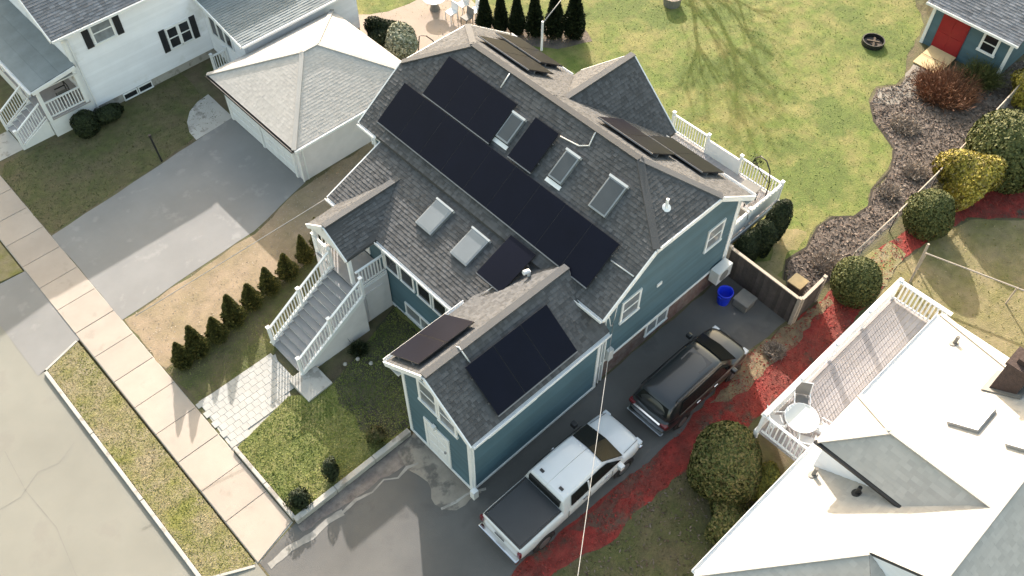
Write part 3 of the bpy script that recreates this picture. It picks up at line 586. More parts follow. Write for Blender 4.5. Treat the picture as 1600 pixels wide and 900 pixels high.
# ---------------------------------------------------------------- solar panels (each its own thing)
def panel(x0, x1, y0, y1, plane, label, group, h=.16):
    c = on_roof((x0 + x1) / 2, (y0 + y1) / 2, h, plane); r = T('solar_panel', label, 'solar panel', c, group)
    b = MB(); roof_quad(b, x0, x1, y0, y1, h, h + .04, plane); b.build('frame', PFRAME, r)
    g = MB(); roof_quad(g, x0 + .008, x1 - .008, y0 + .008, y1 - .008, h + .039, h + .044, plane); g.build('cell_sheet', PANEL, r)
    g = MB()
    if plane in 'WLE':
        for t in (.25, .75): xx = x0 + (x1 - x0) * t; roof_quad(g, xx - .02, xx + .02, y0, y1, .02, h, plane)
    else:
        for t in (.25, .75): yy = y0 + (y1 - y0) * t; roof_quad(g, x0, x1, yy - .02, yy + .02, .02, h, plane)
    g.build('mounting_rail', RAIL, r)
    g = MB()
    if plane in 'WLE': roof_quad(g, x0 - .035, x0 - .004, y0, y1, h - .02, h + .03, plane)
    elif plane == 'AR': roof_quad(g, x0, x1, y0 - .035, y0 - .004, h - .02, h + .03, plane)
    else: roof_quad(g, x0, x1, y1 + .004, y1 + .035, h - .02, h + .03, plane)
    g.build('edge_skirt', RAIL, r)
ORD = ['first', 'second', 'third', 'fourth', 'fifth', 'sixth', 'seventh', 'eighth', 'ninth', 'tenth', 'eleventh']
yy = 23.18
for i in range(9): panel(14.90, 16.40, yy - 1.250, yy, 'W', ORD[i] + ' black panel from the left in the long lower row on the front slope', 'panels of the long lower row'); yy -= 1.255
yy = 22.17
for i in range(3): panel(16.46, 17.88, yy - 1.245, yy, 'W', ORD[i] + ' black panel from the left in the short upper row under the ridge', 'panels of the upper row'); yy -= 1.25
panel(16.5, 17.88, 16.27, 17.45, 'W', 'single black panel standing between two skylights below the ridge', None)
panel(13.12, 14.80, 14.18, 15.44, 'L', 'lone black panel on the lower roof beside the two wide skylights', None, .36)
xx = 9.72
for i in range(3): panel(xx, xx + 1.195, 10.93, 12.45, 'AR', ORD[i] + ' black panel from the street on the driveway side of the wing roof', 'panels on the wing roof, driveway side'); xx += 1.205
panel(8.72, 9.9, 13.32, 14.9, 'AL', 'brownish panel nearest the street on the lawn side of the wing roof', 'panels on the wing roof, lawn side')
panel(9.92, 11.1, 13.32, 14.9, 'AL', 'brownish panel beside the lower roof on the lawn side of the wing roof', 'panels on the wing roof, lawn side')
panel(19.35, 20.75, 14.66, 15.95, 'E', 'left panel of the pair beside the ridge on the rear slope right of the gable', 'panels right of the rear gable')
panel(19.35, 20.75, 13.36, 14.65, 'E', 'right panel of the pair beside the ridge on the rear slope right of the gable', 'panels right of the rear gable')
for i in range(2): panel(20.9, 22.4, 13.47 - i * 1.3, 14.76 - i * 1.3, 'E', ('left', 'right')[i] + ' panel of the pair nearest the rear eave by the deck', 'panels right of the rear gable')
for i in range(2): panel(19.35, 20.7, 20.95 - i * 1.42, 22.35 - i * 1.42, 'E', ('left', 'right')[i] + ' panel of the pair just behind the main ridge left of the cross gable', 'panels left of the rear gable')
for i in range(2): panel(21.1, 22.4, 21.95 - i * 1.32, 23.25 - i * 1.32, 'E', ('left', 'right')[i] + ' panel of the outer pair at the rear eave left of the cross gable', 'panels left of the rear gable')

# ---------------------------------------------------------------- front stair
ST = T('front_staircase', 'white railed stair with grey treads climbing to the front porch', 'staircase', (8.7, 20, 0))
SY0, SY1, NS, XB, XT, LZ = 19.1, 21.05, 12, 7.15, 10.35, 2.2
for i in range(NS):
    x = XB + (XT - XB) * i / NS; z = LZ * (i + 1) / (NS + 1)
    box('tread', TREADG, ST, x - .03, x + .30, SY0 + .03, SY1 - .03, z - .04, z)
    box('riser', TRIM, ST, x, x + .02, SY0 + .03, SY1 - .03, z - .17, z - .042)
box('landing', TREADG, ST, XT + .005, 11.8, 19.55, 22.15, LZ - .06, LZ)
b = MB(); b.prism([(XB - .02, SY0 - .03, .0), (XT, SY0 - .03, .0), (XT, SY0 - .03, LZ - .1), (XB - .02, SY0 - .03, .12)], (0, .05, 0)); b.box(XT + .01, 11.8, 19.42, 19.5, 0, LZ - .1); b.build('skirt_panel', WHITEWALL, ST)
b = MB(); b.prism([(XB - .02, SY1 - .02, .0), (XT, SY1 - .02, .0), (XT, SY1 - .02, LZ - .1), (XB - .02, SY1 - .02, .12)], (0, .05, 0)); b.box(10.36, 10.42, SY1 + .04, 22.15, 0, LZ - .1); b.box(10.44, 11.8, 22.1, 22.17, 0, LZ - .1); b.build('skirt_panel', WHITEWALL, ST)
b = MB(); b.bar((XB - .05, SY0 - .05, .2), (XT, SY0 - .05, LZ), .05, .2); b.bar((XB - .05, SY1 + .05, .2), (XT, SY1 + .05, LZ), .05, .2); b.bar((10.35, 19.47, LZ - .05), (11.8, 19.47, LZ - .05), .05, .14); b.build('stringer', TRIM, ST)
box('access_door', WHITEWALL, ST, 10.65, 11.5, 19.39, 19.418, .15, 1.75)
xm, zm = (XB + XT) / 2, LZ / 2 + .1
for yv in (SY0, SY1):
    railing(ST, (XB, yv, .18), (xm, yv, zm), .95, .15); railing(ST, (xm, yv, zm), (XT + .05, yv, LZ), .95, .15, posts=(False, True))
railing(ST, (XT + .12, 19.5, LZ), (11.75, 19.5, LZ), .95, .13, posts=(False, False)); railing(ST, (XT + .08, 21.1, LZ), (XT + .08, 22.1, LZ), .95, .13, posts=(False, True)); railing(ST, (XT + .12, 22.12, LZ), (11.75, 22.12, LZ), .95, .13, posts=(False, False))

# ---------------------------------------------------------------- back deck
DK = T('back_deck', 'white railed deck along the rear of the teal house', 'deck', (25, 14, 0))
for i in range(29):
    yv = 11.7 + i * .21
    if yv < 17.7: box('board', BOARDG, DK, 22.5 if yv < 15.2 else 23.3, 26.95, yv, yv + .2, 1.12, 1.16)
b = MB()
for x, y_ in ((26.9, 11.75), (26.9, 14.8), (26.9, 17.7), (24.6, 11.75), (22.7, 11.75)): b.box(x - .07, x + .07, y_ - .07, y_ + .07, 0, 1.1)
b.box(22.5, 26.95, 11.64, 11.7, .86, 1.1); b.box(26.952, 27.0, 11.64, 17.75, .86, 1.1); b.build('deck_frame', TRIM, DK)
for a, c in ((17.7, 15.7), (13.9, 11.75)): railing(DK, (26.9, a, 1.16), (26.9, c, 1.16), .95, .14)
bx = box('privacy_panel', TRIM, DK, 26.86, 26.94, 13.95, 15.65, 1.16, 1.95)
railing(DK, (26.85, 11.75, 1.16), (24.7, 11.75, 1.16), .95, .2, posts=(False, True)); railing(DK, (24.7, 11.75, 1.16), (22.7, 11.75, 1.16), .95, .2, posts=(False, True))
b = MB()
for x0, x1 in ((22.75, 24.64), (24.76, 26.84)): b.box(x0, x1, 11.72, 11.76, 1.3, 2.0)
b.build('privacy_panel', TRIM, DK)
g = T('deck_table', 'low grey covered table standing on the back deck', 'table', (25.8, 12.7, 1.16))
box('tabletop', GREYBOX, g, 25.3, 26.3, 12.3, 13.1, 1.8, 1.86, bevel=.02)
for x, y_ in ((25.4, 12.4), (26.2, 12.4), (25.4, 13.0), (26.2, 13.0)): box('leg', PLASTIC, g, x - .03, x + .03, y_ - .03, y_ + .03, 1.16, 1.8)
for cx, cy, la in ((24.3, 12.5, 'pale deck chair nearest the house wall on the back deck'), (24.9, 12.0, 'pale deck chair against the deck side rail on the back deck')):
    g = T('deck_chair', la, 'chair', (cx, cy, 1.16), 'chairs on the back deck'); box('seat', ACWHITE, g, cx - .3, cx + .3, cy - .28, cy + .28, 1.52, 1.6, bevel=.02)
    MB().prism([(cx - .3, cy - .28, 1.6), (cx - .24, cy - .28, 1.6), (cx - .36, cy - .28, 2.15), (cx - .42, cy - .28, 2.15)], (0, .56, 0)).build('backrest', GREYBOX, g)
    for sx in (-.26, .26):
        for sy in (-.24, .24): box('leg', PLASTIC, g, cx + sx - .025, cx + sx + .025, cy + sy - .025, cy + sy + .025, 1.16, 1.52)
g = T('plant_hook', 'curved black iron plant hook rising from the back deck rail', 'plant hook', (26.3, 12.8, 1.16))
MB().tube([(26.15, 11.95, 1.16), (26.15, 11.98, 2.6), (26.2, 12.15, 3.1), (26.3, 12.45, 3.35), (26.4, 12.8, 3.3), (26.45, 13.05, 3.0), (26.45, 13.1, 2.7)], .03, 8).build('hook', IRON, g, smooth=True)
MB().tube([(26.15, 11.97, 2.5), (26.2, 12.5, 2.7), (26.45, 13.05, 2.9)], .02, 6).build('brace', IRON, g, smooth=True)
lb = quads_mesh('hanging_foliage', np.array([[26.4, 12.95, 2.9]]) + rng.normal(size=(130, 3)) * [.13, .13, .14], rdir(130) * .05, rdir(130) * .03, F_DARK, g)

# ---------------------------------------------------------------- things by the house wall
g = T('air_conditioner', 'white air conditioning unit hung on the teal side wall', 'air conditioner', (21.9, 10.9, .9))
b = box('case', ACWHITE, g, 21.45, 22.35, 10.66, 11.08, .95, 1.65, bevel=.02); MB().disc((21.85, 10.655, 1.3), .27, (0, -1, 0), .012).build('fan_grille', GREYBOX, b)
b = MB(); b.box(21.5, 21.54, 10.68, 11.12, .86, .94); b.box(22.24, 22.28, 10.68, 11.12, .86, .94); b.build('bracket', PLASTIC, g)
g = T('blue_bin', 'round bright blue plastic bin standing on the driveway end', 'bin', (21.7, 10.3, 0))
b = MB(); n = 20
prof = [(.24, .012), (.27, .3), (.30, .62), (.33, .64), (.33, .70), (.295, .70), (.28, .64), (.23, .14)]
for k, (r_, z_) in enumerate(prof):
    for j in range(n): b.v.append((21.7 + r_ * math.cos(6.2832 * j / n), 10.3 + r_ * math.sin(6.2832 * j / n), z_))
for k in range(len(prof) - 1):
    for j in range(n): b.f.append((k * n + j, k * n + (j + 1) % n, (k + 1) * n + (j + 1) % n, (k + 1) * n + j)); b.r.append(.5)
b.f.append(tuple((len(prof) - 1) * n + j for j in range(n))); b.r.append(.5); b.build('tub', BLUE, g, smooth=True)
b = MB(); [b.box(21.7 + sx * .36 - .03, 21.7 + sx * .36 + .03, 10.22, 10.38, .58, .63) for sx in (-1, 1)]; b.build('handle', BLUE, g)
g = T('storage_box', 'grey lidded storage box beside the blue bin', 'storage box', (22.2, 9.6, 0))
box('body', GREYBOX, g, 21.85, 22.5, 9.3, 9.95, .012, .42, bevel=.03); box('lid', GREYBOX, g, 21.81, 22.54, 9.26, 9.99, .425, .50, bevel=.03)
# dark board fence with pale cap
FE = T('board_fence', 'dark weathered board fence with pale cap closing the driveway end', 'fence', (23, 9.5, 0))
def fence(parent, p, q, h, m, cap, bw=.16, th=.03):
    p, q = Vector(p), Vector(q); L = (q - p).length; n = int(L / bw); d = (q - p).normalized(); nn = Vector((-d.y, d.x, 0))
    for k in range(n):
        a = p + d * (L * k / n + .006); c = p + d * (L * (k + 1) / n - .006); hh = h + random.uniform(-.015, .01); s_ = nn * (th / 2 + random.uniform(0, .006))
        MB().prism([a - s_, c - s_, c + s_, a + s_], (0, 0, hh)).build('board', m, parent)
    MB().bar(p + Vector((0, 0, h + .03)), q + Vector((0, 0, h + .03)), .13, .05).build('cap_rail', cap, parent)
    for e in (p, q): MB().box(e.x - .07, e.x + .07, e.y - .07, e.y + .07, 0, h + .12).build('post', cap, parent)
fence(FE, (22.95, 11.25, 0), (22.8, 7.75, 0), 1.6, FENCED, WOODPOLE); fence(FE, (22.95, 7.72, 0), (24.5, 7.75, 0), 1.5, FENCED, WOODPOLE)
g = T('garden_box', 'beige topped dark box behind the corner of the board fence', 'box', (24.2, 8.6, 0))
box('body', FENCED, g, 23.9, 24.45, 8.3, 8.85, .01, .75); box('lid', WOODL, g, 23.86, 24.49, 8.26, 8.89, .755, .82, bevel=.01)

# ---------------------------------------------------------------- white garage with pale hip roof
G = T('garage', 'white two door garage with pale grey hip roof', 'garage', (16.5, 30.65, 0))
gx0, gx1, gy0, gy1, ge, gr = 12.95, 20.1, 27.2, 34.1, 2.42, 4.0
ga, gb = (16.15, 30.6, gr), (16.95, 30.6, gr)
roof_plane(G, [[(gx0, gy0, ge), ga, (gx0, gy1, ge)], [(gx0, gy0, ge), (gx1, gy0, ge), gb, ga], [(gx1, gy0, ge), (gx1, gy1, ge), gb], [(gx1, gy1, ge), (gx0, gy1, ge), ga, gb]], SHING_LIGHT, 'hip_roof')
for p in ((gx0, gy0, ge), (gx0, gy1, ge)): cap(ga, p, G, .2, SHING_LIGHT)
for p in ((gx1, gy0, ge), (gx1, gy1, ge)): cap(gb, p, G, .2, SHING_LIGHT)
cap(ga, gb, G, .2, SHING_LIGHT)
gutter(G, (gx0, gy0, ge - .1), (gx0, gy1, ge - .1), (-1, 0, 0), PLASTIC); gutter(G, (gx0, gy0, ge - .1), (gx1, gy0, ge - .1), (0, -1, 0))
b = MB(); b.box(gx0 + .02, gx1 - .02, gy0 + .02, gy1 - .02, ge - .26, ge - .19); b.build('soffit', SOFFIT, G)
wall(G, [(13.3, 27.6, 0), (19.75, 27.6, 0), (19.75, 27.6, 2.18), (13.3, 27.6, 2.18)], (0, 1, 0), WHITEWALL, clap=0)
wall(G, [(13.3, 27.73, 0), (13.3, 33.72, 0), (13.3, 33.72, 2.18), (13.3, 27.73, 2.18)], (1, 0, 0), WHITEWALL, clap=0)
wall(G, [(19.75, 27.73, 0), (19.75, 33.72, 0), (19.75, 33.72, 2.18), (19.75, 27.73, 2.18)], (-1, 0, 0), WHITEWALL, clap=0)
wall(G, [(13.3, 33.73, 0), (19.75, 33.73, 0), (19.75, 33.73, 2.18), (13.3, 33.73, 2.18)], (0, -1, 0), WHITEWALL, clap=0)
for a in (28.15, 30.85):
    d = box('garage_door', DOORW, G, 13.25, 13.297, a, a + 2.45, .02, 2.02); b = MB()
    for z in (.08, .57, 1.06, 1.55):
        for k in range(4): b.box(13.228, 13.252, a + .08 + k * .59, a + .60 + k * .59, z, z + .4)
    b.build('door_panel', DOORW, d)
for a in (28.05, 30.7, 33.35): box('door_jamb', TRIM, G, 13.2, 13.297, a - .08, a + .08, 0, 2.1)
downspout([(13.0, 27.3, ge - .12), (13.26, 27.56, 2.0), (13.26, 27.56, .05)], G); downspout([(13.3, 27.15, ge - .12), (13.5, 27.56, 2.0), (13.5, 27.56, .05)], G)

# ---------------------------------------------------------------- white clapboard house, top left
LH = T('house', 'white clapboard house with black shutters and grey roof', 'house', (12, 42, 0))
LX0, LX1, LY0, LY1, LE = 8.6, 20.5, 38.1, 46.5, 4.75
sl = .55; lrz = LE + sl * (42.3 - 37.85)
roof_plane(LH, [[(8.1, 37.85, LE), (LX1 + .3, 37.85, LE), (LX1 + .3, 42.3, lrz), (8.1, 42.3, lrz)], [(LX1 + .3, 46.75, LE), (8.1, 46.75, LE), (8.1, 42.3, lrz), (LX1 + .3, 42.3, lrz)]], SHING_GREY, 'roof', tabw=.25)
wall(LH, [(LX0, LY0, .45), (LX1, LY0, .45), (LX1, LY0, LE + .05), (LX0, LY0, LE + .05)], (0, 1, 0), VINYL, clap=.14)
wall(LH, [(LX0, LY0 + .13, .45), (LX0, LY1, .45), (LX0, LY1, LE), (LX0, 42.3, lrz - .2), (LX0, LY0 + .13, LE + .05)], (1, 0, 0), VINYL, clap=.14)
wall(LH, [(LX0 + .13, LY1, .45), (LX1, LY1, .45), (LX1, LY1, LE), (LX0 + .13, LY1, LE)], (0, -1, 0), VINYL, clap=0); wall(LH, [(LX1, LY0 + .13, .45), (LX1, LY1 - .13, .45), (LX1, LY1 - .13, LE), (LX1, 42.3, lrz - .2), (LX1, LY0 + .13, LE)], (-1, 0, 0), VINYL, clap=0)
MB().box(LX0 + .03, LX1 - .03, LY0 + .03, LY1 - .03, 0, .44).build('foundation', CONC_GREY, LH)
MB().bar((8.07, 37.85, LE - .06), (8.07, 42.3, lrz - .06), .05, .22).build('rake_board', TRIM, LH); MB().bar((8.07, 46.75, LE - .06), (8.07, 42.3, lrz - .06), .05, .22).build('rake_board', TRIM, LH)
gutter(LH, (8.1, 37.84, LE - .1), (15.5, 37.84, LE - .1)); MB().box(8.15, LX1, 37.9, 38.08, LE - .2, LE - .15).build('soffit', SOFFIT, LH)
b = MB(); b.box(8.55, 8.70, 38.055, 38.097, .45, LE - .2); b.box(8.553, 8.597, 38.057, 38.25, .45, LE - .2); b.build('corner_board', TRIM, LH)
downspout([(8.45, 37.75, LE - .12), (8.78, 38.03, 4.3), (8.78, 38.03, .1)], LH)
def shutter(c0, c1, z0, z1):
    o = box('shutter', SHUTTER, LH, c0, c1, 38.04, 38.085, z0, z1); b = MB()
    n = int((z1 - z0 - .1) / .09)
    for k in range(n): b.box(c0 + .05, c1 - .05, 38.03, 38.043, z0 + .06 + k * .09, z0 + .06 + k * .09 + .06)
    b.build('louvre', SHUTTER, o)
window(LH, 'Y', 38.08, 9.95, 10.85, 3.55, 4.52, -1, glass=GLASS_MID, fw_=.1); shutter(9.48, 9.8, 3.45, 4.6); shutter(11.0, 11.32, 3.45, 4.6)
window(LH, 'Y', 38.08, 13.22, 13.7, 1.55, 2.6, -1, fw_=.08); window(LH, 'Y', 38.08, 13.86, 14.34, 1.55, 2.6, -1, fw_=.08); shutter(12.8, 13.1, 1.45, 2.7); shutter(14.46, 14.76, 1.45, 2.7)
window(LH, 'Y', 38.1, 10.15, 10.8, .08, .36, -1, sash=False, fw_=.05, name='basement_window'); window(LH, 'Y', 38.1, 10.95, 11.6, .08, .36, -1, sash=False, fw_=.05, name='basement_window')
# east wing
roof_plane(LH, [[(14.95, 34.1, 2.95), (22, 34.1, 2.95), (22, 38.08, 3.75), (14.95, 38.08, 3.75)]], SHING_SLATE, 'wing_roof', tabw=.3)
wall(LH, [(15.25, 34.45, .4), (15.25, 38.05, .4), (15.25, 38.05, 3.55), (15.25, 34.45, 2.85)], (1, 0, 0), VINYL, clap=.14); wall(LH, [(15.38, 34.45, .4), (21.8, 34.45, .4), (21.8, 34.45, 2.85), (15.38, 34.45, 2.85)], (0, 1, 0), VINYL, clap=.14)
MB().box(15.3, 21.8, 34.5, 38.05, 0, .39).build('foundation', CONC_GREY, LH); gutter(LH, (14.95, 34.09, 2.86), (22, 34.09, 2.86))
b = MB(); b.bar((14.92, 34.1, 2.88), (14.92, 38.07, 3.68), .05, .18); b.build('rake_board', TRIM, LH)
for a in (36.95, 36.3, 35.65): window(LH, 'X', 15.23, a, a + .5, 1.75, 2.75, -1, sash=False, fw_=.07)
box('side_step', CONC_GREY, LH, 14.3, 15.22, 35.2, 36.6, 0, .4); railing(LH, (14.35, 36.5, .4), (15.15, 36.5, .4), .9, .13)
# front porch
roof_plane(LH, [[(6.35, 37.8, 2.92), (8.58, 37.8, 3.22), (8.58, 45.5, 3.22), (6.35, 45.5, 2.92)]], SHING_SLATE, 'porch_roof', tabw=None, exposure=.9)
gutter(LH, (6.34, 37.8, 2.82), (6.34, 45.5, 2.82), (-1, 0, 0)); b = MB(); b.bar((6.35, 37.77, 2.82), (8.55, 37.77, 3.12), .05, .18); b.build('rake_board', TRIM, LH)
box('porch_ceiling', SOFFIT, LH, 6.45, 8.55, 37.9, 45.4, 2.68, 2.74)
box('porch_floor', BOARDG, LH, 6.5, 8.57, 37.95, 45.4, .95, 1.03); MB().box(6.53, 8.56, 37.98, 38.03, 0, .94).box(6.53, 6.58, 38.04, 45.4, 0, .94).build('skirt_panel', TRIM, LH)
for x, y_ in ((6.6, 38.02), (6.6, 40.2), (6.6, 42.8), (8.45, 38.02)): box('porch_post', TRIM, LH, x - .08, x + .08, y_ - .08, y_ + .08, 1.03 if x > 7 else .95, 2.9)
railing(LH, (6.68, 38.02, 1.03), (8.4, 38.02, 1.03), .9, .14, posts=(False, False)); railing(LH, (6.6, 40.3, 1.03), (6.6, 42.7, 1.03), .9, .14, posts=(False, False))
for i in range(5):
    x = 5.05 + i * .29; z = .95 * (i + 1) / 6; box('step', BOARDG, LH, x, x + .31, 38.3, 40.0, z - .05, z); box('riser', TRIM, LH, x, x + .02, 38.3, 40.0, z - .16, z - .052)
for y_ in (38.25, 40.05): railing(LH, (5.0, y_, .1), (6.5, y_, 1.0), .9, .14, posts=(True, False)); MB().prism([(4.95, y_ - .03, 0), (6.5, y_ - .03, 0), (6.5, y_ - .03, .95), (4.95, y_ - .03, .12)], (0, .06, 0)).build('stringer', TRIM, LH)
window(LH, 'X', 8.58, 39.0, 39.6, 1.75, 2.6, -1); box('door', SHUTTER, LH, 8.56, 8.6, 40.2, 41.1, 1.05, 2.65)
g = T('porch_chair', 'small black framed chair on the porch of the white house', 'chair', (7.8, 38.7, 1.03))
box('seat', GREYBOX, g, 7.52, 8.02, 38.45, 38.95, 1.42, 1.48, bevel=.02)
b = MB()
for x in (7.52, 8.02):
    for y_ in (38.45, 38.95): b.bar((x, y_, 1.03), (x, y_, 1.48 if x < 7.8 else 1.95), .04, .04)
b.bar((8.02, 38.45, 1.95), (8.02, 38.95, 1.95), .04, .04); b.bar((7.52, 38.45, 1.68), (8.02, 38.45, 1.68), .04, .04); b.bar((7.52, 38.95, 1.68), (8.02, 38.95, 1.68), .04, .04); b.build('frame', IRON, g)
sheet('porch_walk', [(3.43, 38.3), (5.0, 38.3), (5.0, 40.0), (3.43, 40.0)], .012, CONC_GREY)
g = T('garden_post', 'thin black post standing in the shaded lawn beside the old driveway', 'post', (9.35, 33.0, 0))
b = MB(); b.tube([(9.25, 33.2, 0), (9.2, 33.25, 1.5)], .045, 8); b.build('pole', IRON, g); b = MB(); b.tube([(9.2, 33.25, 1.5), (9.2, 33.25, 1.62)], .07, 8); b.build('cap', IRON, g)

# ---------------------------------------------------------------- neighbour house with deck, bottom right
NH = T('house', 'pale roofed house with dormer, brown chimney and side deck', 'house', (18, 0, 0))
nz = lambda y: 4 + .63 * (3.3 - y)
e, ry = 3.3, -1.5; rz = nz(ry)
hx = 10.5
roof_plane(NH, [[(13.6, .2, nz(.2)), (hx, e, 4), (23.95, e, 4), (20.6, ry, rz), (13.6, ry, rz)], [(23.95, e, 4), (23.95, -6.3, 4), (20.6, ry, rz)],
                [(13.6, ry, rz), (20.6, ry, rz), (23.95, -6.3, 4), (13.6, -6.3, 4)]], SHING_NEIGH, 'main_roof', tabw=.18)
roof_plane(NH, [[(hx, e, 4), (13.6, .2, nz(.2)), (hx, -2.9, 4)], [(hx, -2.9, 4), (13.6, .2, nz(.2)), (13.6, -2.9, 4)]], SHING_NEIGH, 'hip_roof', tabw=.18)
wall(NH, [(13.62, .2, nz(.2)), (13.62, ry, rz - .1), (13.62, -4.6, nz(.2) - .9), (13.62, -3, 4)], (1, 0, 0), VINYL, clap=.14)
dx0, dx1, dr, de, dzr = 15.45, 17.65, 16.55, 5.9, 6.92
roof_plane(NH, [[(dx0, 3.15, de), (dr, 1.75, dzr), (dr, -1.42, dzr), (dx0, .12, de)], [(dx1, 3.15, de), (dx1, .12, de), (dr, -1.42, dzr), (dr, 1.75, dzr)], [(dx0, 3.15, de), (dx1, 3.15, de), (dr, 1.75, dzr)]], SHING_NEIGH, 'dormer_roof', tabw=.18)
for p, q in (((dr, 1.75, dzr), (dr, -1.4, dzr)), ((dr, 1.75, dzr), (dx0, 3.15, de)), ((dr, 1.75, dzr), (dx1, 3.15, de)), ((13.6, ry, rz), (20.6, ry, rz)), ((20.6, ry, rz), (23.95, e, 4)), ((hx, e, 4), (13.6, .2, nz(.2)))): cap(p, q, NH, .2, SHING_NEIGH)
wall(NH, [(15.7, 2.95, nz(2.95)), (15.7, 2.95, de - .1), (15.7, .35, de - .1)], (1, 0, 0), VINYL, clap=.14, name='dormer_wall'); wall(NH, [(15.83, 2.95, nz(2.95)), (17.27, 2.95, nz(2.95)), (17.27, 2.95, de - .1), (15.83, 2.95, de - .1)], (0, -1, 0), VINYL, clap=.14, name='dormer_wall'); wall(NH, [(17.4, 2.95, nz(2.95)), (17.4, 2.95, de - .1), (17.4, .35, de - .1)], (-1, 0, 0), VINYL, clap=.14, name='dormer_wall')
b = MB(); b.bar((dx0 - .05, 3.2, de - .05), (dx0 - .05, .1, de - .05), .1, .09); b.build('gutter', IRON, NH); MB().box(dx0 + .02, 15.68, .5, 3.1, de - .17, de - .12).build('soffit', SOFFIT, NH)
gutter(NH, (hx, e + .01, 3.9), (23.95, e + .01, 3.9), (0, 1, 0)); MB().bar((hx - .03, -2.9, 3.9), (hx - .03, e, 3.9), .06, .2).build('fascia', TRIM, NH); MB().bar((23.98, -6.3, 3.9), (23.98, e, 3.9), .06, .2).build('fascia', TRIM, NH)
wall(NH, [(10.9, 2.95, 0), (23.6, 2.95, 0), (23.6, 2.95, 3.9), (10.9, 2.95, 3.9)], (0, -1, 0), VINYL, clap=.14); wall(NH, [(10.9, -2.6, 0), (10.9, 2.82, 0), (10.9, 2.82, 3.9), (10.9, -2.6, 3.9)], (1, 0, 0), VINYL, clap=.14); wall(NH, [(23.6, -6, 0), (23.6, 2.82, 0), (23.6, 2.82, 3.9), (23.6, -6, 3.9)], (-1, 0, 0), VINYL, clap=0)
wall(NH, [(13.75, -6, 0), (23.47, -6, 0), (23.47, -6, 3.9), (13.75, -6, 3.9)], (0, 1, 0), VINYL, clap=0); wall(NH, [(13.74, -5.87, 0), (13.74, -2.75, 0), (13.74, -2.75, 3.9), (13.74, -5.87, 3.9)], (1, 0, 0), VINYL, clap=0); wall(NH, [(11.04, -2.6, 0), (13.6, -2.6, 0), (13.6, -2.6, 3.9), (11.04, -2.6, 3.9)], (0, 1, 0), VINYL, clap=0)
c = MB(); c.box(20.9, 21.6, -.1, .6, 5.3, 7.1); o = c.build('chimney', CHIM, NH); MB().box(20.84, 21.66, -.16, .66, 7.105, 7.22).box(21.05, 21.45, .05, .45, 7.225, 7.4).build('chimney_cap', CHIM, o); MB().prism([(20.75, -.25, nz(-.25) + .05), (21.75, -.25, nz(-.25) + .05), (21.75, .75, nz(.75) + .05), (20.75, .75, nz(.75) + .05)], (0, 0, .03)).build('flashing', GREYBOX, o)
def nroof(b, x0, x1, y0, y1, h0, h1):
    n_ = Vector((0, .63, 1)).normalized(); P = [Vector((x, y, nz(y))) + n_ * h0 for x, y in ((x0, y0), (x1, y0), (x1, y1), (x0, y1))]; return b.prism(P, n_ * (h1 - h0))
o = nroof(MB(), 18.95, 20.0, .0, .8, 0, .16).build('skylight', SKYFRAME, NH); nroof(MB(), 19.03, 19.92, .08, .72, .158, .172).build('pane', SKYBLUE, o)
o = nroof(MB(), 18.75, 19.75, -1.32, -.75, 0, .16).build('skylight', SKYFRAME, NH); nroof(MB(), 18.83, 19.67, -1.26, -.81, .158, .172).build('pane', SKYGLASS, o)
for x, y_, hh, m in ((15.35, 2.75, .45, GREYBOX), (15.3, 1.45, .4, PLASTIC), (22.6, 2.3, .4, GREYBOX)):
    b = MB(); b.tube([(x, y_, nz(y_)), (x, y_, nz(y_) + hh)], .06, 10); b.disc((x, y_, nz(y_) + .02), .15, (0, .53, .85), .03, 12); b.build('vent_pipe', m, NH)
# its deck
ND = T('side_deck', 'sunlit grey board deck with white rails beside the pale roofed house', 'deck', (21, 4.2, 0))
dzf = 2.5
for k in range(13):
    yv = 2.98 + k * .175; box('board', BOARDG, ND, 16.45, 24.7, yv, yv + .163, dzf - .04, dzf)
b = MB()
for x in (16.5, 19.2, 22.0, 24.65): b.box(x - .07, x + .07, 5.15, 5.29, 0, dzf - .05)
b.box(16.45, 24.7, 5.26, 5.32, dzf - .28, dzf - .04); b.build('deck_frame', TRIM, ND)
for a, c in ((16.5, 18.55), (18.55, 20.6), (20.6, 22.65), (22.65, 24.65)): railing(ND, (a, 5.2, dzf), (c, 5.2, dzf), .98, .13, posts=(True, c > 24), bw=.045)
MB().box(16.4, 24.75, 5.12, 5.30, dzf + 1.02, dzf + 1.06).build('rail_cap', TRIM, ND)
railing(ND, (24.65, 5.15, dzf), (24.65, 3.1, dzf), .98, .15, posts=(False, False), bw=.06); railing(ND, (16.5, 5.1, dzf), (16.5, 3.3, dzf), .98, .15, posts=(False, True))
MB().box(24.58, 24.74, 3.1, 5.1, dzf + 1.01, dzf + 1.05).build('rail_cap', TRIM, ND)
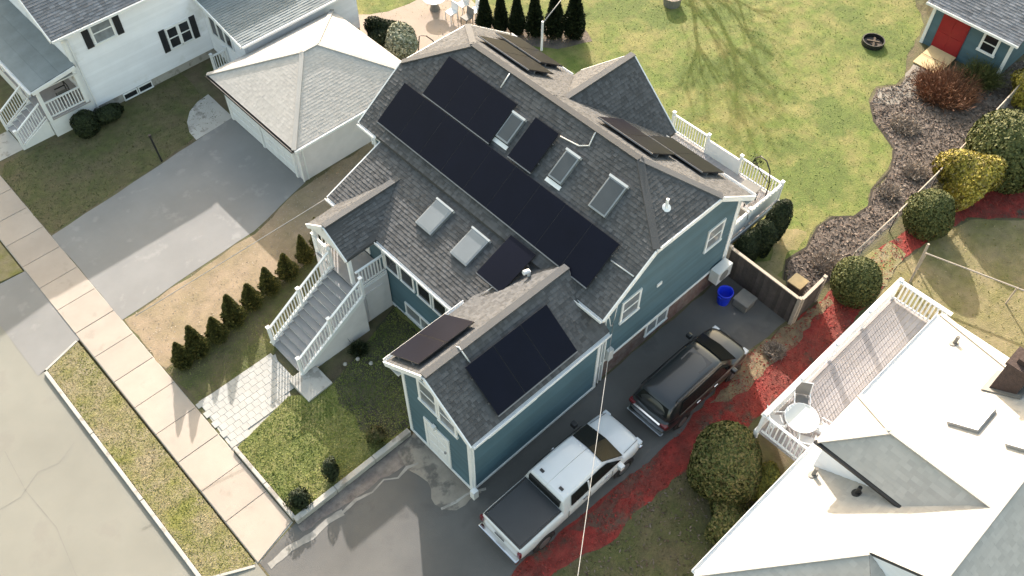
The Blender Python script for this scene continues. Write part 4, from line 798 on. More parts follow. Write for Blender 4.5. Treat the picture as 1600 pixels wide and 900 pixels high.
# deck furniture
g = T('patio_table', 'round glass topped white patio table on the neighbour deck', 'table', (17.5, 4.35, dzf))
MB().disc((17.5, 4.35, dzf + .70), .55, (0, 0, 1), .02, 28).build('tabletop', mat('frosted_glass', (.50, .53, .53), .15, .03), g); b = MB(); P = [(17.5 + .56 * math.cos(t), 4.35 + .56 * math.sin(t), dzf + .71) for t in np.linspace(0, 6.2832, 25)]; b.tube(P, .022, 6); b.build('rim', TRIM, g)
b = MB()
for k in range(4): t = k * 1.571 + .6; b.tube([(17.5 + .1 * math.cos(t), 4.35 + .1 * math.sin(t), dzf + .69), (17.5 + .42 * math.cos(t), 4.35 + .42 * math.sin(t), dzf)], .02, 6)
b.build('leg', TRIM, g)
def patio_chair(cx, cy, face, lab, seatm, grp='chairs round the patio table'):
    g = T('patio_chair', lab, 'chair', (cx, cy, dzf), grp); R = Matrix.Rotation(face, 3, 'Z')
    def w(x, y, z): v = R @ Vector((x, y, 0)); return (cx + v.x, cy + v.y, dzf + z)
    MB().prism([w(-.24, -.24, .42), w(.24, -.24, .42), w(.24, .24, .42), w(-.24, .24, .42)], (0, 0, .035)).build('seat', seatm, g)
    MB().prism([w(-.24, -.23, .5), w(.24, -.23, .5), w(.24, -.37, 1.0), w(-.24, -.37, 1.0)], w(0, -.02, 0 + .0)and Vector(w(0, -.025, 0)) - Vector(w(0, 0, 0))).build('backrest', seatm, g)
    b = MB()
    for sx in (-.26, .26): b.tube([w(sx, .26, 0), w(sx, .25, .62), w(sx, -.2, .64), w(sx, -.28, .42), w(sx, -.2, 0)], .02, 6); b.tube([w(sx, -.22, .42), w(sx, -.39, 1.02)], .02, 6)
    b.tube([w(-.26, -.39, 1.02), w(.26, -.39, 1.02)], .02, 6); b.build('frame', TRIM, g)
MESHW = mat('pale_sling_fabric', (.55, .55, .55), .7, .05)
patio_chair(16.95, 4.9, rad(-135), 'white patio chair at the table corner nearest the trimmed shrub', MESHW); patio_chair(17.0, 3.75, rad(-60), 'white patio chair tucked between patio table and end rail', MESHW); patio_chair(17.85, 3.6, rad(10), 'white patio chair tucked between patio table and house wall', MESHW); patio_chair(18.2, 4.8, rad(125), 'patio chair with dark grey cushion beside the long deck rail', GREYBOX)

# ---------------------------------------------------------------- garden shed, top right
SH = T('garden_shed', 'teal garden shed with red door and grey roof', 'shed', (44, 11.8, 0))
roof_plane(SH, [[(42.15, 9.3, 2.5), (42.15, 14.2, 2.5), (44.6, 14.2, 4.0), (44.6, 9.3, 4.0)], [(47.05, 14.2, 2.5), (47.05, 9.3, 2.5), (44.6, 9.3, 4.0), (44.6, 14.2, 4.0)]], SHING_GREY, 'roof', tabw=.25)
gutter(SH, (42.14, 9.3, 2.42), (42.14, 14.2, 2.42), (-1, 0, 0)); wall(SH, [(42.6, 9.7, 0), (42.6, 13.8, 0), (42.6, 13.8, 2.6), (42.6, 9.7, 2.6)], (1, 0, 0), TEAL); wall(SH, [(42.73, 9.7, 0), (46.6, 9.7, 0), (46.6, 9.7, 2.65), (44.6, 9.7, 3.85), (42.73, 9.7, 2.7)], (0, 1, 0), TEAL)
wall(SH, [(42.73, 13.8, 0), (46.6, 13.8, 0), (46.6, 13.8, 2.65), (44.6, 13.8, 3.85), (42.73, 13.8, 2.7)], (0, -1, 0), TEAL); wall(SH, [(46.6, 9.83, 0), (46.6, 13.67, 0), (46.6, 13.67, 2.6), (46.6, 9.83, 2.6)], (-1, 0, 0), TEAL, clap=0)
for y_ in (13.84, 9.66): box('corner_board', TRIM, SH, 42.54, 42.6, y_ - .08, y_ + .08, 0, 2.4)
d = box('door', DOORRED, SH, 42.53, 42.597, 11.85, 13.3, .06, 2.25); b = MB()
for y_ in (11.9, 12.62):
    for z in (.15, 1.2): b.box(42.515, 42.532, y_, y_ + .62, z, z + .92)
b.build('door_panel', DOORRED, d)
window(SH, 'X', 42.58, 10.35, 11.0, 1.2, 2.1, -1, fw_=.12); MB().prism([(42.5, 13.25, .14), (42.5, 11.85, .14), (40.75, 11.8, .03), (40.8, 13.25, .03)], (0, 0, .05)).build('ramp', WOODL, SH)
b = MB(); b.bar((41.65, 11.83, .17), (41.6, 13.25, .17), .02, .012); b.build('ramp_seam', FENCED, SH)

# ---------------------------------------------------------------- vehicles (both face +X)
def loft(b, st, close=True):
    """st: list of (x, half profile [(y,z)...] bottom to top); mirrored about y = 0"""
    rings = []
    for x, pr in st:
        ring = [(x, -y, z) for y, z in pr] + [(x, y, z) for y, z in reversed(pr)]
        rings.append(list(range(len(b.v), len(b.v) + len(ring)))); b.v += ring
    n = len(rings[0])
    for r0, r1 in zip(rings[:-1], rings[1:]):
        for k in range(n): b.f.append((r0[k], r0[(k + 1) % n], r1[(k + 1) % n], r1[k])); b.r.append(.5)
    b.f.append(tuple(rings[0])[::-1]); b.f.append(tuple(rings[-1])); b.r += [.5, .5]; return b
CARSX = 1.0
class CarMB(MB):
    def __init__(s, ox, oy): super().__init__(); s.o = (ox, oy)
    def build(s, *a, **k):
        s.v = [(x * CARSX + s.o[0], y + s.o[1], z) for x, y, z in s.v]; return super().build(*a, **k)
def car_body(ox, oy, root, st, m, name='body'):
    b = CarMB(ox, oy); P = []
    for x, w, zb, zs, cr in st: P.append((x, [(0, zb), (w - .16, zb), (w - .05, zb + .1), (w, zb + .3), (w - .005, zs - .22), (w - .05, zs - .06), (w - .16, zs), (w * .5, zs + cr * .7), (0, zs + cr)]))
    o = loft(b, P).build(name, m, root, smooth=True)
    md = o.modifiers.new('smooth', 'SUBSURF'); md.levels = md.render_levels = 1; return o
def wheels(ox, oy, root, xs, w, r=.38, ww=.26):
    for x in xs:
        for s_ in (-1, 1):
            b = CarMB(ox, oy); b.disc((x, s_ * (w + .01) - (ww if s_ > 0 else 0), r), r, (0, 1, 0), ww, 24); o = b.build('wheel', TYRE, root, bevel=.03)
            b = CarMB(ox, oy); b.disc((x, s_ * (w + .012) - (0 if s_ > 0 else .012), r), r * .64, (0, 1, 0), .012, 18); b.build('rim', RIM, o)
            b = CarMB(ox, oy); n = 14; y0 = s_ * (w - .06) if s_ > 0 else -(w + .006); P = [(x + (r + .10) * math.cos(t), y0, r + (r + .10) * math.sin(t)) for t in np.linspace(-.25, math.pi + .25, n)]
            b.prism(P, (0, .066, 0)); b.build('wheel_arch', PLASTIC, root)
def glass(ox, oy, root, pts, d, name, m=CARGLASS): b = CarMB(ox, oy); b.prism(pts, d); return b.build(name, m, root)
# pickup truck
tx, ty = 7.95, 8.9
TK = T('pickup_truck', 'white crew cab pickup truck with black bed cover parked on the driveway', 'pickup truck', (11, ty, 0))
car_body(tx, ty, TK, [(.03, .93, .55, 1.30, 0), (.10, .97, .5, 1.33, 0), (.35, .985, .45, 1.34, 0), (2.0, .985, .42, 1.33, 0), (2.2, .985, .42, 1.28, .0), (4.9, .985, .42, 1.24, .02), (5.1, .98, .42, 1.22, .05), (5.75, .96, .42, 1.16, .05), (5.98, .90, .45, 1.08, .04), (6.12, .72, .5, .98, .02)], CARWHITE)
b = CarMB(tx, ty); P = []
for x, zr, wb, wr in ((2.05, 1.30, .95, .93), (2.12, 1.80, .94, .80), (2.22, 1.88, .94, .775), (3.3, 1.92, .94, .765), (3.95, 1.89, .93, .75), (4.12, 1.84, .93, .74), (5.02, 1.28, .90, .86)): P.append((x, [(0, 1.15), (wb, 1.15), (wb, 1.24), (wr, zr - .06), (wr - .07, zr), (wr * .5, zr + .012), (0, zr + .014)]))
loft(b, P).build('cab', CARWHITE, TK, smooth=True, bevel=.01)
glass(tx, ty, TK, [(4.10, -.69, 1.86), (4.14, 0, 1.87), (4.10, .69, 1.86), (5.02, .85, 1.315), (5.08, 0, 1.325), (5.02, -.85, 1.315)], (.014, 0, .022), 'windshield')
for s_ in (-1, 1):
    yb, yt = s_ * .945, s_ * .80
    glass(tx, ty, TK, [(2.42, yb * .985, 1.32), (4.85, yb * .965, 1.30), (4.25, yt * 1.0, 1.72), (3.95, yt * .985, 1.77), (2.5, yt * 1.02, 1.77)], (0, s_ * .022, .006), 'side_window')
    for x in (3.25,): b = CarMB(tx, ty); b.prism([(x, yb * .99, 1.3), (x + .07, yb * .99, 1.3), (x + .07, yt * 1.02, 1.78), (x, yt * 1.02, 1.78)], (0, s_ * .034, .008)); b.build('door_pillar', CARWHITE, TK)
    b = CarMB(tx, ty); b.box(4.55, 4.75, s_ * 1.12 - .11, s_ * 1.12 + .11, 1.28, 1.5); b.build('mirror', PLASTIC if s_ > 0 else CARWHITE, TK, bevel=.03)
    for x in (2.95, 4.05): b = CarMB(tx, ty); b.box(x, x + .2, s_ * .985 - .02, s_ * .985 + .02, 1.06, 1.1); b.build('door_handle', CHROME, TK)
    b = CarMB(tx, ty); b.box(-.005, .10, s_ * .90 - .07, s_ * .90 + .07, .88, 1.18); b.build('tail_light', LAMPRED, TK, bevel=.02)
    b = CarMB(tx, ty); b.box(5.9, 6.1, s_ * .76 - .14, s_ * .76 + .14, .86, 1.04); b.build('headlight', LAMPCLEAR, TK, bevel=.03)
    b = CarMB(tx, ty); b.box(2.34, 2.44, s_ * .45 - .08, s_ * .45 + .08, 1.89, 1.935); b.build('roof_marker', PLASTIC, TK, bevel=.01)
b = CarMB(tx, ty); b.box(.16, 2.02, -.80, .80, 1.33, 1.365); b.build('bed_cover', TONNEAU, TK, bevel=.012)
b = CarMB(tx, ty); b.box(.10, .155, -.86, .86, 1.33, 1.36); b.box(.157, 2.02, -.87, -.81, 1.33, 1.36); b.box(.157, 2.02, .81, .87, 1.33, 1.36); b.build('bed_rail', PLASTIC, TK)
b = CarMB(tx, ty); b.box(2.03, 2.15, -.72, .72, 1.40, 1.74); b.build('rear_window', CARGLASS, TK)
b = CarMB(tx, ty); b.box(-.14, .06, -.92, .92, .48, .68); b.build('rear_bumper', CHROME, TK, bevel=.04)
b = CarMB(tx, ty); b.box(6.0, 6.18, -.90, .90, .42, .64); b.build('front_bumper', CHROME, TK, bevel=.05); b = CarMB(tx, ty); b.box(6.08, 6.15, -.55, .55, .66, .92); b.build('grille', PLASTIC, TK, bevel=.02)
wheels(tx, ty, TK, (1.15, 5.1), .985, .40)
SEAM = mat('panel_gap', (.05, .05, .052), .7, 0)
for s_ in (-1, 1):
    for x in (2.28, 3.3, 4.42): b = CarMB(tx, ty); b.box(x - .008, x + .008, s_ * .985 - .006, s_ * .985 + .006, .62, 1.16); b.build('door_seam', SEAM, TK)
    b = CarMB(tx, ty); b.prism([(5.16, s_ * .80, 1.243), (5.95, s_ * .74, 1.135), (5.95, s_ * .755, 1.135), (5.16, s_ * .815, 1.243)], (0, 0, .012)); b.build('hood_seam', SEAM, TK)
    b = CarMB(tx, ty); b.tube([(4.99, s_ * .45 - .3, 1.335), (5.0, s_ * .45 + .25, 1.345)], .012, 5); b.build('wiper', PLASTIC, TK)
b = CarMB(tx, ty); b.box(-.012, -.002, -.22, .22, 1.02, 1.12); b.build('tailgate_handle', PLASTIC, TK)
# black suv
CARSX = .955
vx, vy = 15.02, 8.68
SV = T('sport_utility_vehicle', 'glossy black estate car with roof rails parked ahead of the white pickup', 'suv', (17.5, vy, 0))
car_body(vx, vy, SV, [(.02, .80, .45, .95, 0), (.10, .90, .38, 1.02, .02), (.4, .95, .35, 1.08, .03), (1.0, .96, .32, 1.1, .03), (4.0, .96, .32, 1.06, .04), (4.4, .95, .32, 1.03, .06), (4.9, .92, .34, .95, .06), (5.15, .86, .38, .86, .05), (5.27, .70, .42, .76, .02)], CARBLACK)
b = CarMB(vx, vy); P = []
for x, zr, wb, wr in ((.12, 1.06, .84, .82), (.42, 1.52, .90, .74), (.62, 1.66, .92, .73), (1.8, 1.74, .93, .73), (2.9, 1.73, .93, .73), (3.35, 1.67, .93, .72), (3.5, 1.63, .93, .71), (4.40, 1.10, .90, .84)): P.append((x, [(0, .95), (wb, .95), (wb, 1.04), (wr, zr - .07), (wr - .08, zr), (wr * .5, zr + .02), (0, zr + .025)]))
o = loft(b, P).build('cabin', CARBLACK, SV, smooth=True); md = o.modifiers.new('smooth', 'SUBSURF'); md.levels = md.render_levels = 1
glass(vx, vy, SV, [(3.5, -.64, 1.63), (3.54, 0, 1.645), (3.5, .64, 1.63), (4.28, .80, 1.165), (4.36, 0, 1.165), (4.28, -.80, 1.165)], (.014, 0, .024), 'windshield'); glass(vx, vy, SV, [(.24, -.70, 1.20), (.24, .70, 1.20), (.44, .60, 1.50), (.44, -.60, 1.50)], (-.02, 0, .012), 'rear_window')
b = CarMB(vx, vy); b.prism([(2.35, -.46, 1.735), (3.1, -.46, 1.715), (3.1, .46, 1.715), (2.35, .46, 1.735)], (0, 0, .012)); b.build('sunroof', GLASS, SV, bevel=.006)
for s_ in (-1, 1):
    glass(vx, vy, SV, [(.75, s_ * .90, 1.14), (4.05, s_ * .885, 1.12), (3.5, s_ * .765, 1.50), (3.2, s_ * .76, 1.56), (1.0, s_ * .77, 1.56)], (0, s_ * .026, .008), 'side_window')
    b = CarMB(vx, vy); b.tube([(.75, s_ * .66, 1.68), (.85, s_ * .64, 1.77), (2.8, s_ * .64, 1.79), (2.95, s_ * .64, 1.71)],   .018, 6); b.build('roof_rail', PLASTIC, SV, smooth=True)
    b = CarMB(vx, vy); b.box(3.7, 3.9, s_ * 1.08 - .11, s_ * 1.08 + .11, 1.08, 1.26); b.build('mirror', CARBLACK, SV, bevel=.04)
    for x in (1.75, 2.8): b = CarMB(vx, vy); b.box(x, x + .2, s_ * .965 - .02, s_ * .965 + .02, .92, .96); b.build('door_handle', CHROME, SV)
    b = CarMB(vx, vy); b.box(.0, .2, s_ * .74 - .15, s_ * .74 + .13, .82, .98); b.build('tail_light', LAMPRED, SV, bevel=.03)
    b = CarMB(vx, vy); b.box(4.85, 5.2, s_ * .70 - .14, s_ * .70 + .12, .72, .88); b.build('headlight', LAMPCLEAR, SV, bevel=.04)
b = CarMB(vx, vy); b.box(-.04, .06, -.62, .62, .88, .93); b.box(-.1, .08, -.82, .82, .42, .47); b.build('rear_trim', CHROME, SV, bevel=.01)
b = CarMB(vx, vy); b.box(5.16, 5.28, -.5, .5, .5, .72); b.build('grille', CHROME, SV, bevel=.02)
wheels(vx, vy, SV, (1.05, 4.2), .95, .37)

# ---------------------------------------------------------------- planting
def blob(name, label, cat, c, r, n, m, leaf=.07, shape=None, group=None, trunk=True, core=True, lump=.10):
    """trimmed shrub: woody stems, dark leafy core and a shell of separate leaves over an uneven outline"""
    c = Vector(c); g = T(name, label, cat, c, group); rx, ry_, rz_ = r
    ph = rng.random((6, 3)) * 6.28; fr = rng.normal(size=(6, 3)) * 2.4
    def rad_(d): return 1 + lump * sum(np.sin(d @ fr[k] + ph[k, 0]) for k in range(6)) / 2.2
    d = rdir(n); d[:, 2] = np.where(d[:, 2] < -.75, -d[:, 2], d[:, 2])
    k = rad_(d) * (1 - .16 * rng.random(n) ** 2.2); C = d * k[:, None]
    if shape: C = shape(C)
    C = C * [rx, ry_, rz_]; C[:, 2] += rz_ * .82
    keep = C[:, 2] > .02; C, d = C[keep], d[keep]; nn = len(C)
    t = d + rng.normal(size=(nn, 3)) * .5; t /= np.linalg.norm(t, axis=1, keepdims=True); U = perp(t); V = np.cross(t, U); sz = (leaf * (.55 + .8 * rng.random(nn)))[:, None]
    quads_mesh('leaves', C + np.array(c), U * sz, V * sz * .62, m, g)
    if core:
        nc = max(300, n // 6); d = rdir(nc); C = d * (.80 * rad_(d) * (.7 + .3 * rng.random(nc)))[:, None]
        if shape: C = shape(C)
        C = C * [rx, ry_, rz_]; C[:, 2] = np.maximum(C[:, 2] + rz_ * .82, .04); U = perp(d); V = np.cross(d, U); s2 = max(rx, ry_) * .22
        quads_mesh('inner_leaves', C + np.array(c), U * s2, V * s2, m, g)
    b = MB()
    for k in range(5):
        t = k * 1.257; b.tube([c + Vector((.05 * math.cos(t), .05 * math.sin(t), 0)), c + Vector((rx * .3 * math.cos(t), ry_ * .3 * math.sin(t), rz_ * .8)), c + Vector((rx * .5 * math.cos(t), ry_ * .5 * math.sin(t), rz_ * 1.3))], [.05, .035, .012], 6)
    b.build('stems', BARK, g); return g
dome = lambda C: np.column_stack([C[:, :2] * (1.0 - .10 * np.clip(C[:, 2:], -1, 1)), C[:, 2]])
blob('trimmed_shrub', 'large barrel shaped clipped shrub beside the neighbour deck, largest of the clipped shrubs', 'shrub', (15.45, 5.35, 0), (1.28, 1.28, 1.45), 15000, F_SHRUB, .06, dome, 'clipped shrubs')
blob('trimmed_shrub', 'clipped dome shrub by the corner of the board fence', 'shrub', (25.95, 7.0, 0), (1.0, 1.0, 1.05), 8000, F_SHRUBD, .055, dome, 'clipped shrubs')
blob('trimmed_shrub', 'smooth clipped dome shrub halfway along the wire fence by the red mulch', 'shrub', (31.2, 6.85, 0), (1.08, 1.05, 1.15), 8000, F_SHRUBD, .055, dome, 'clipped shrubs', lump=.05)
blob('trimmed_shrub', 'big dark clipped shrub at the right edge behind the golden bush', 'shrub', (36.9, 6.3, 0), (2.0, 1.9, 1.7), 14000, F_SHRUBD, .08, dome, 'clipped shrubs', lump=.06)
blob('golden_bush', 'uneven bright golden bush beside the red mulch path', 'bush', (34.35, 6.75, 0), (1.25, 1.2, 1.15), 9000, F_YELLOW, .075, None, None, lump=.26)
blob('small_bush', 'small yellow green bush squeezed between large shrub and deck', 'bush', (16.0, 4.05, 0), (.62, .6, .95), 3500, F_SHRUBY, .055, None, None, lump=.2)
blob('ground_shrub', 'low loose green shrub under the large barrel shaped shrub', 'shrub', (14.3, 4.2, 0), (.9, .8, .5), 3000, F_SHRUB, .06, None, None, lump=.3)
blob('golden_bush', 'golden bush behind the wire fence near the shed', 'bush', (42.2, 8.0, 0), (.9, .8, .9), 3000, F_YELLOW, .08, None, None, lump=.3)
blob('round_bush', 'dark round bush behind the garage', 'bush', (22.0, 32.9, 0), (.95, .95, .85), 5000, F_DARK, .07, None, None, lump=.18)
blob('pale_bush', 'pale variegated bush between patio and dark round bush', 'bush', (22.3, 31.5, 0), (.9, .9, .85), 4500, F_PALE, .07, None, None, lump=.22)
blob('foundation_shrub', 'dark rounded shrub at the porch corner of the white house', 'shrub', (7.75, 37.25, 0), (.62, .55, .62), 3500, F_DARK, .05, None, None, lump=.15)
blob('foundation_shrub', 'low dark spreading shrub under the white house corner downspout', 'shrub', (8.95, 37.45, 0), (.75, .5, .38), 3000, F_DARK, .05, None, None, lump=.25)
for i, (x, y_, h, lab) in enumerate(((24.0, 11.0, 2.0, 'left upright dark evergreen against the deck side'), (24.9, 10.9, 2.1, 'middle upright dark evergreen against the deck side'), (25.8, 10.95, 2.2, 'right upright dark evergreen against the deck corner'))):
    blob('deck_evergreen', lab, 'shrub', (x, y_, 0), (.60, .48, h * .55), 5500, F_DARK, .05, None, 'evergreens along the deck side', lump=.12)
blob('lawn_bush', 'dark leafless bush at the wall end of the front lawn', 'bush', (4.05, 14.85, .12), (.38, .32, .35), 900, F_DARK, .04, None, 'dark bushes along the lawn wall', lump=.3)
blob('lawn_bush', 'dark bush against the middle of the low lawn wall', 'bush', (5.45, 14.95, .12), (.3, .3, .5), 900, F_DARK, .04, None, 'dark bushes along the lawn wall', lump=.3)
blob('lawn_bush', 'brown bush near the wing wall on the front lawn', 'bush', (7.5, 15.0, .12), (.4, .35, .4), 700, F_GRASSD, .04, None, 'dark bushes along the lawn wall', lump=.3)
# cone evergreens
def cone(name, label, c, h, r, n, m, group, leaf=.055):
    c = Vector(c); g = T(name, label, 'evergreen', c, group); t = rng.random(n) ** .8; a = rng.random(n) * 6.283
    prof = np.minimum(1, (1 - t) * 1.22) ** .95 * np.minimum(1, .7 + t * 2.2) * (1 + .10 * np.sin(a * 3 + t * 9) + .08 * np.sin(a * 7 - t * 17))
    rr = r * prof * (1 - .28 * rng.random(n) ** 1.6); C = np.column_stack([rr * np.cos(a), rr * np.sin(a), .06 + t * (h - .06)])
    d = np.column_stack([np.cos(a), np.sin(a), np.full(n, .9)]) + rng.normal(size=(n, 3)) * .45; d /= np.linalg.norm(d, axis=1, keepdims=True)
    nrm = perp(d); U = d * (leaf * (.7 + .8 * rng.random(n)))[:, None]; V = np.cross(d, nrm) * (leaf * .45)
    quads_mesh('crown', C + np.array(c), U, V, m, g); k = n // 8; C2 = C[:k] * [.55, .55, .92]
    quads_mesh('inner_crown', C2 + np.array(c), perp(d[:k]) * r * .3, d[:k] * r * .3, m, g)
    MB().tube([c, c + Vector((0, 0, h * .5)), c + Vector((0, 0, h * .93))], [.06, .04, .01], 7).build('trunk', BARK, g)
CED = [(4.15, 22.72), (4.85, 22.72), (5.78, 22.85), (6.7, 23.02), (7.68, 23.28), (8.62, 23.4), (9.6, 23.55), (10.6, 23.7), (11.5, 23.85)]
for i, (x, y_) in enumerate(CED):
    y_ += random.uniform(-.08, .08)
    lab = ('cone evergreen nearest the sidewalk in the hedge row', 'second cone evergreen from the sidewalk in the hedge row', 'third cone evergreen from the sidewalk in the hedge row', 'fourth cone evergreen from the sidewalk in the hedge row', 'fifth cone evergreen from the sidewalk in the hedge row', 'sixth cone evergreen from the sidewalk in the hedge row', 'seventh cone evergreen from the sidewalk in the hedge row', 'eighth cone evergreen from the sidewalk, by the porch', 'last cone evergreen of the hedge row, half behind the porch roof')[i]
    cone('cone_evergreen', lab, (x, y_, 0), random.uniform(1.35, 2.0), random.uniform(.38, .52), 3600, F_CEDAR, 'cone evergreens along the stair side lawn')
for i, (x, y_, h) in enumerate(((26.75, 30.25, 2.5), (27.25, 29.55, 2.7), (27.75, 28.85, 2.5), (28.3, 28.1, 2.9), (28.95, 27.3, 3.1), (29.7, 26.6, 3.3))):
    cone('backyard_evergreen', ('leftmost tall dark evergreen behind the rear roof edge', 'second tall dark evergreen from the patio', 'third tall dark evergreen from the patio', 'fourth tall dark evergreen from the patio', 'fifth tall dark evergreen from the patio, beside the back lawn', 'tall dark evergreen standing in the back lawn edge')[i], (x, y_, 0), h, (.42, .38, .45, .48, .55, .6)[i], 4500, F_DARK, 'tall evergreens behind the rear roof', .08)
sheet('evergreen_bed', [(26.2, 30.9), (26.9, 31.0), (28.6, 29.2), (30.6, 26.9), (30.2, 25.6), (28.4, 26.4), (26.6, 29.2)], .011, BEDSOIL, .12)
# brush and dried plants
def brush(name, label, c, r, h, n, m, cat='plant', w=.012, group=None):
    c = np.array(c, float); g = T(name, label, cat, c, group); a = rng.random(n) * 6.283; q = np.sqrt(rng.random(n)) * r; P = np.column_stack([q * np.cos(a) * .55, q * np.sin(a) * .55, np.zeros(n)])
    d = np.column_stack([np.cos(a) * q / r * .9, np.sin(a) * q / r * .9, np.full(n, 1.)]) + rng.normal(size=(n, 3)) * .35; d[:, 2] = abs(d[:, 2]); d /= np.linalg.norm(d, axis=1, keepdims=True); L = (h * (.5 + .6 * rng.random(n)))[:, None]
    U = perp(d) * w; quads_mesh('stems', c + P, U, d * L / 1.6, m, g, tri=True)
    k = n; C = P + d * L * rng.random((k, 1)); e = d + rng.normal(size=(k, 3)) * .9; e /= np.linalg.norm(e, axis=1, keepdims=True); quads_mesh('twigs', c + C, perp(e) * w * .8, e * .13, m, g, tri=True); return g
brush('dry_shrub', 'rust brown leafless shrub beside the shed ramp', (39.9, 10.9, 0), 2.3, 1.0, 1900, F_DRYBRUSH, 'shrub', .02)
brush('dry_shrub', 'green brown twiggy shrub below the shed window', (41.9, 10.1, 0), .9, 1.2, 1100, F_SHRUBD, 'shrub', .02)
for i, (x, y_, r_, h, lab) in enumerate(((36.3, 10.9, 1.1, .35, 'bleached clump of dead stems in the middle of the garden bed'), (31.9, 9.0, .7, .3, 'bleached dead clump at the inner corner of the garden bed'), (26.4, 8.5, .9, .45, 'bleached clump of dead stems near the board fence'), (33.9, 8.9, .8, .3, 'bleached dead clump beside the wire fence midway along the bed'), (21.2, 7.35, .5, .3, 'dry tan clump by the driveway end in the red mulch'))):
    brush('dead_plant', lab, (x, y_, 0), r_, h, 900, F_STRAW, 'plant', .015, 'dead plants in the beds')
brush('bed_plant', 'small dark plant in the stair side bed', (9.4, 18.5, .12), .5, .3, 300, F_DARK, 'plant', .02); 
for i, (x, y_, lab) in enumerate(((8.6, 18.35, 'white pot beside the stair slab'), (9.1, 18.2, 'pale stone in the dark bed right of the stair'), (9.35, 17.7, 'small pale stone farthest from the stair'))):
    b = MB(); b.tube([(x, y_, .12), (x, y_, .18), (x + .03, y_, .25)], [.06, .09, .05], 7); g = b.build('flower_pot' if i == 0 else 'garden_stone', CONC_GREY, label=lab, cat='pot' if i == 0 else 'stone')

# ---------------------------------------------------------------- yard things
def chainlink(root, pts, h, gap=2.4):
    b = MB(); b.tube([(x, y, h) for x, y in pts], .035, 6); b.build('top_rail', WOODPOLE, root, smooth=True)
    for (x0, y0), (x1, y1) in zip(pts[:-1], pts[1:]):
        L = math.hypot(x1 - x0, y1 - y0); n = max(1, int(L / gap))
        for k in range(n + 1): x, y = x0 + (x1 - x0) * k / n, y0 + (y1 - y0) * k / n; MB().tube([(x, y, 0), (x, y, h + .06)], .03, 6).build('post', WOODPOLE, root)
        w = MB(); d = Vector((x1 - x0, y1 - y0, 0)) / L; s_ = 0.
        while s_ < L:
            p = Vector((x0, y0, .05)) + d * s_; q = p + d * min(h, L - s_) * .98 + Vector((0, 0, min(h, L - s_) - .06)); w.bar(p, q, .006, .006); w.bar((p.x, p.y, q.z), (q.x, q.y, .05), .006, .006); s_ += .3
        w.build('wire_mesh', WIRE, root, kind='stuff')
g = T('wire_fence', 'wire fence with pale top rail along the garden bed', 'fence', (34, 7.9, 0)); chainlink(g, [(26.8, 7.75), (30, 7.75), (33.5, 7.85), (37.5, 8.05), (42.6, 8.35)], 1.2)
g = T('rail_fence', 'plain pale rail crossing the far right lawn from a tall post', 'fence', (29.4, 4, 0)); MB().tube([(29.0, 5.75, 1.05), (29.6, 3.8, 1.05), (30.2, 1.8, 1.05), (30.9, -.4, 1.05)], .035, 6).build('top_rail', WOODPOLE, g)
for x, y_ in ((29.0, 5.75), (30.05, 2.3), (30.9, -.4)): MB().tube([(x, y_, 0), (x, y_, 1.08)], .035, 6).build('post', WOODPOLE, g)
MB().tube([(28.2, 5.6, .0), (28.35, 5.72, 2.2)], .05, 8).build('tall_post', WOODPOLE, g)
g = T('fire_pit', 'round stone fire bowl at the top of the back lawn', 'fire pit', (35.6, 24.9, 0)); b = MB(); b.tube([(35.6, 24.9, 0), (35.6, 24.9, .5)], [.45, .52], 16); b.build('bowl', GREYBOX, g); MB().disc((35.6, 24.9, .505), .54, (0, 0, 1), .05, 18).build('rim', PATIO, g); MB().disc((35.6, 24.9, .557), .42, (0, 0, 1), .01, 18).build('ash', CONC_GREY, g)
g = T('fire_ring', 'low dark iron fire ring on the lawn near the shed', 'fire ring', (40.6, 15.5, 0)); b = MB(); P = [(40.6 + .55 * math.cos(t), 15.5 + .55 * math.sin(t), .14) for t in np.linspace(0, 6.2832, 21)]
for p, q in zip(P[:-1], P[1:]): b.bar(p, q, .05, .26)
b.build('ring', IRON, g); MB().disc((40.6, 15.5, .02), .5, (0, 0, 1), .03, 18).build('ash', BEDSOIL, g); b = MB(); b.bar((40.3, 15.3, .12), (40.9, 15.6, .16), .1, .1); b.bar((40.5, 15.8, .12), (40.7, 15.2, .2), .09, .09); b.build('log', BARK, g)
g = T('garden_table', 'round pale table on the patio behind the garage', 'table', (25.95, 33.35, 0)); MB().disc((25.95, 33.35, .7), .62, (0, 0, 1), .05, 22).build('tabletop', TRIM, g); MB().disc((25.95, 33.35, .752), .5, (0, 0, 1), .012, 22).build('inset', SKYGLASS, g); MB().tube([(25.95, 33.35, 0), (25.95, 33.35, .69)], [.3, .06], 10).build('pedestal', GREYBOX, g)
for i, (x, y_, m, lab) in enumerate(((26.05, 32.1, TRIM, 'white garden chair between round patio table and rear roof edge'), (26.95, 32.2, ACWHITE, 'off white garden chair at the top edge beside the round table'), (27.1, 31.35, TRIM, 'white garden chair nearest the dark evergreens'), (26.35, 31.2, GREYBOX, 'grey garden chair nearest the rear roof edge'))):
    g = T('garden_chair', lab, 'chair', (x, y_, 0), 'chairs on the patio'); MB().box(x - .25, x + .25, y_ - .25, y_ + .25, .4, .46).build('seat', m, g, bevel=.02)
    MB().prism([(x + .2, y_ - .25, .46), (x + .25, y_ - .25, .46), (x + .33, y_ - .25, .9), (x + .28, y_ - .25, .9)], (0, .5, 0)).build('backrest', m, g)
    for sx in (-.22, .22):
        for sy in (-.22, .22): MB().box(x + sx - .02, x + sx + .02, y_ + sy - .02, y_ + sy + .02, 0, .4).build('leg', m, g)
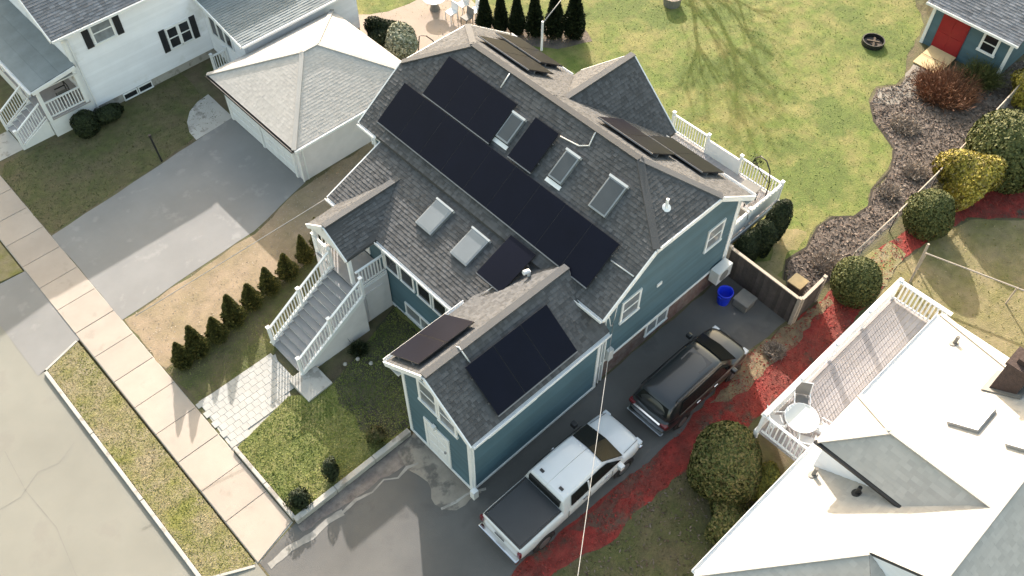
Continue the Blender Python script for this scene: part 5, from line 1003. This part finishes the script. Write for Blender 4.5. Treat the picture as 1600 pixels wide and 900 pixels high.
g = T('clothes_prop', 'small dark iron frame standing on the patio', 'garden frame', (22.9, 30.9, 0)); b = MB(); b.tube([(22.9, 31.1, 0), (23.0, 31.0, 1.1), (23.2, 30.7, 1.15), (23.4, 30.4, .9)], .03, 6); b.build('frame', IRON, g); MB().tube([(23.4, 30.4, 0), (23.4, 30.4, .9)], .03, 6).build('leg', IRON, g)
# overhead cables
def cable(name, label, p, q, sag, r):
    p, q = Vector(p), Vector(q); P = [p.lerp(q, t) - Vector((0, 0, sag * 4 * t * (1 - t))) for t in np.linspace(0, 1, 17)]; o = MB().tube(P, r, 5).build(name, WIRE, smooth=True); tag(o, label, 'cable')
cable('service_cable', 'overhead cable dropping from the teal wall across the white pickup', (15.3, 10.95, 4.0), (-2.4, -2.0, 8.6), .3, .012)
cable('service_cable', 'thin pale cable running from the porch gutter past the cone evergreens', (11.7, 22.95, 3.6), (3.5, 23.5, 3.0), .0, .014)
cable('service_cable', 'cable leaving the mast behind the main ridge toward the top edge', (23.35, 22.7, 6.1), (45, 30, 7.5), .2, .022)

def bare_tree(label, c, h, seed):
    """leafless tree: trunk forking into limbs, branches and twigs"""
    R_ = random.Random(seed); c = Vector(c); g = T('bare_tree', label, 'tree', c, 'bare trees beyond the back lawn'); t = MB(); br = MB()
    def grow(b, p, d, L, r, lev):
        pts = [p]; rr = [r]; q = p.copy(); dd = d.copy()
        for k in range(3):
            dd = (dd + Vector((R_.gauss(0, .12), R_.gauss(0, .12), R_.gauss(.05, .08)))).normalized(); q = q + dd * L / 3; pts.append(q.copy()); rr.append(r * (1 - .22 * (k + 1)))
        b.tube(pts, rr, 7 if lev < 2 else 4)
        if lev < 5:
            for k in range(4 if lev < 3 else 3):
                u = Vector((R_.gauss(0, 1), R_.gauss(0, 1), R_.gauss(.15, .5))).normalized(); nd = (dd * .75 + u * .75).normalized(); f = R_.uniform(.35, 1.); grow(br, pts[0].lerp(pts[-1], f), nd, L * R_.uniform(.52, .74), r * .52, lev + 1)
    grow(t, c, Vector((0, 0, 1)), h * .38, h * .02, 0); t.build('trunk', BARK, g); br.build('crown', BARK, g)
bare_tree('tall leafless tree beyond the back lawn, left of the shed', (42.5, 31.5, 0), 15, 3)
bare_tree('tall leafless tree beyond the back lawn, behind the shed', (54, 22, 0), 14, 5)
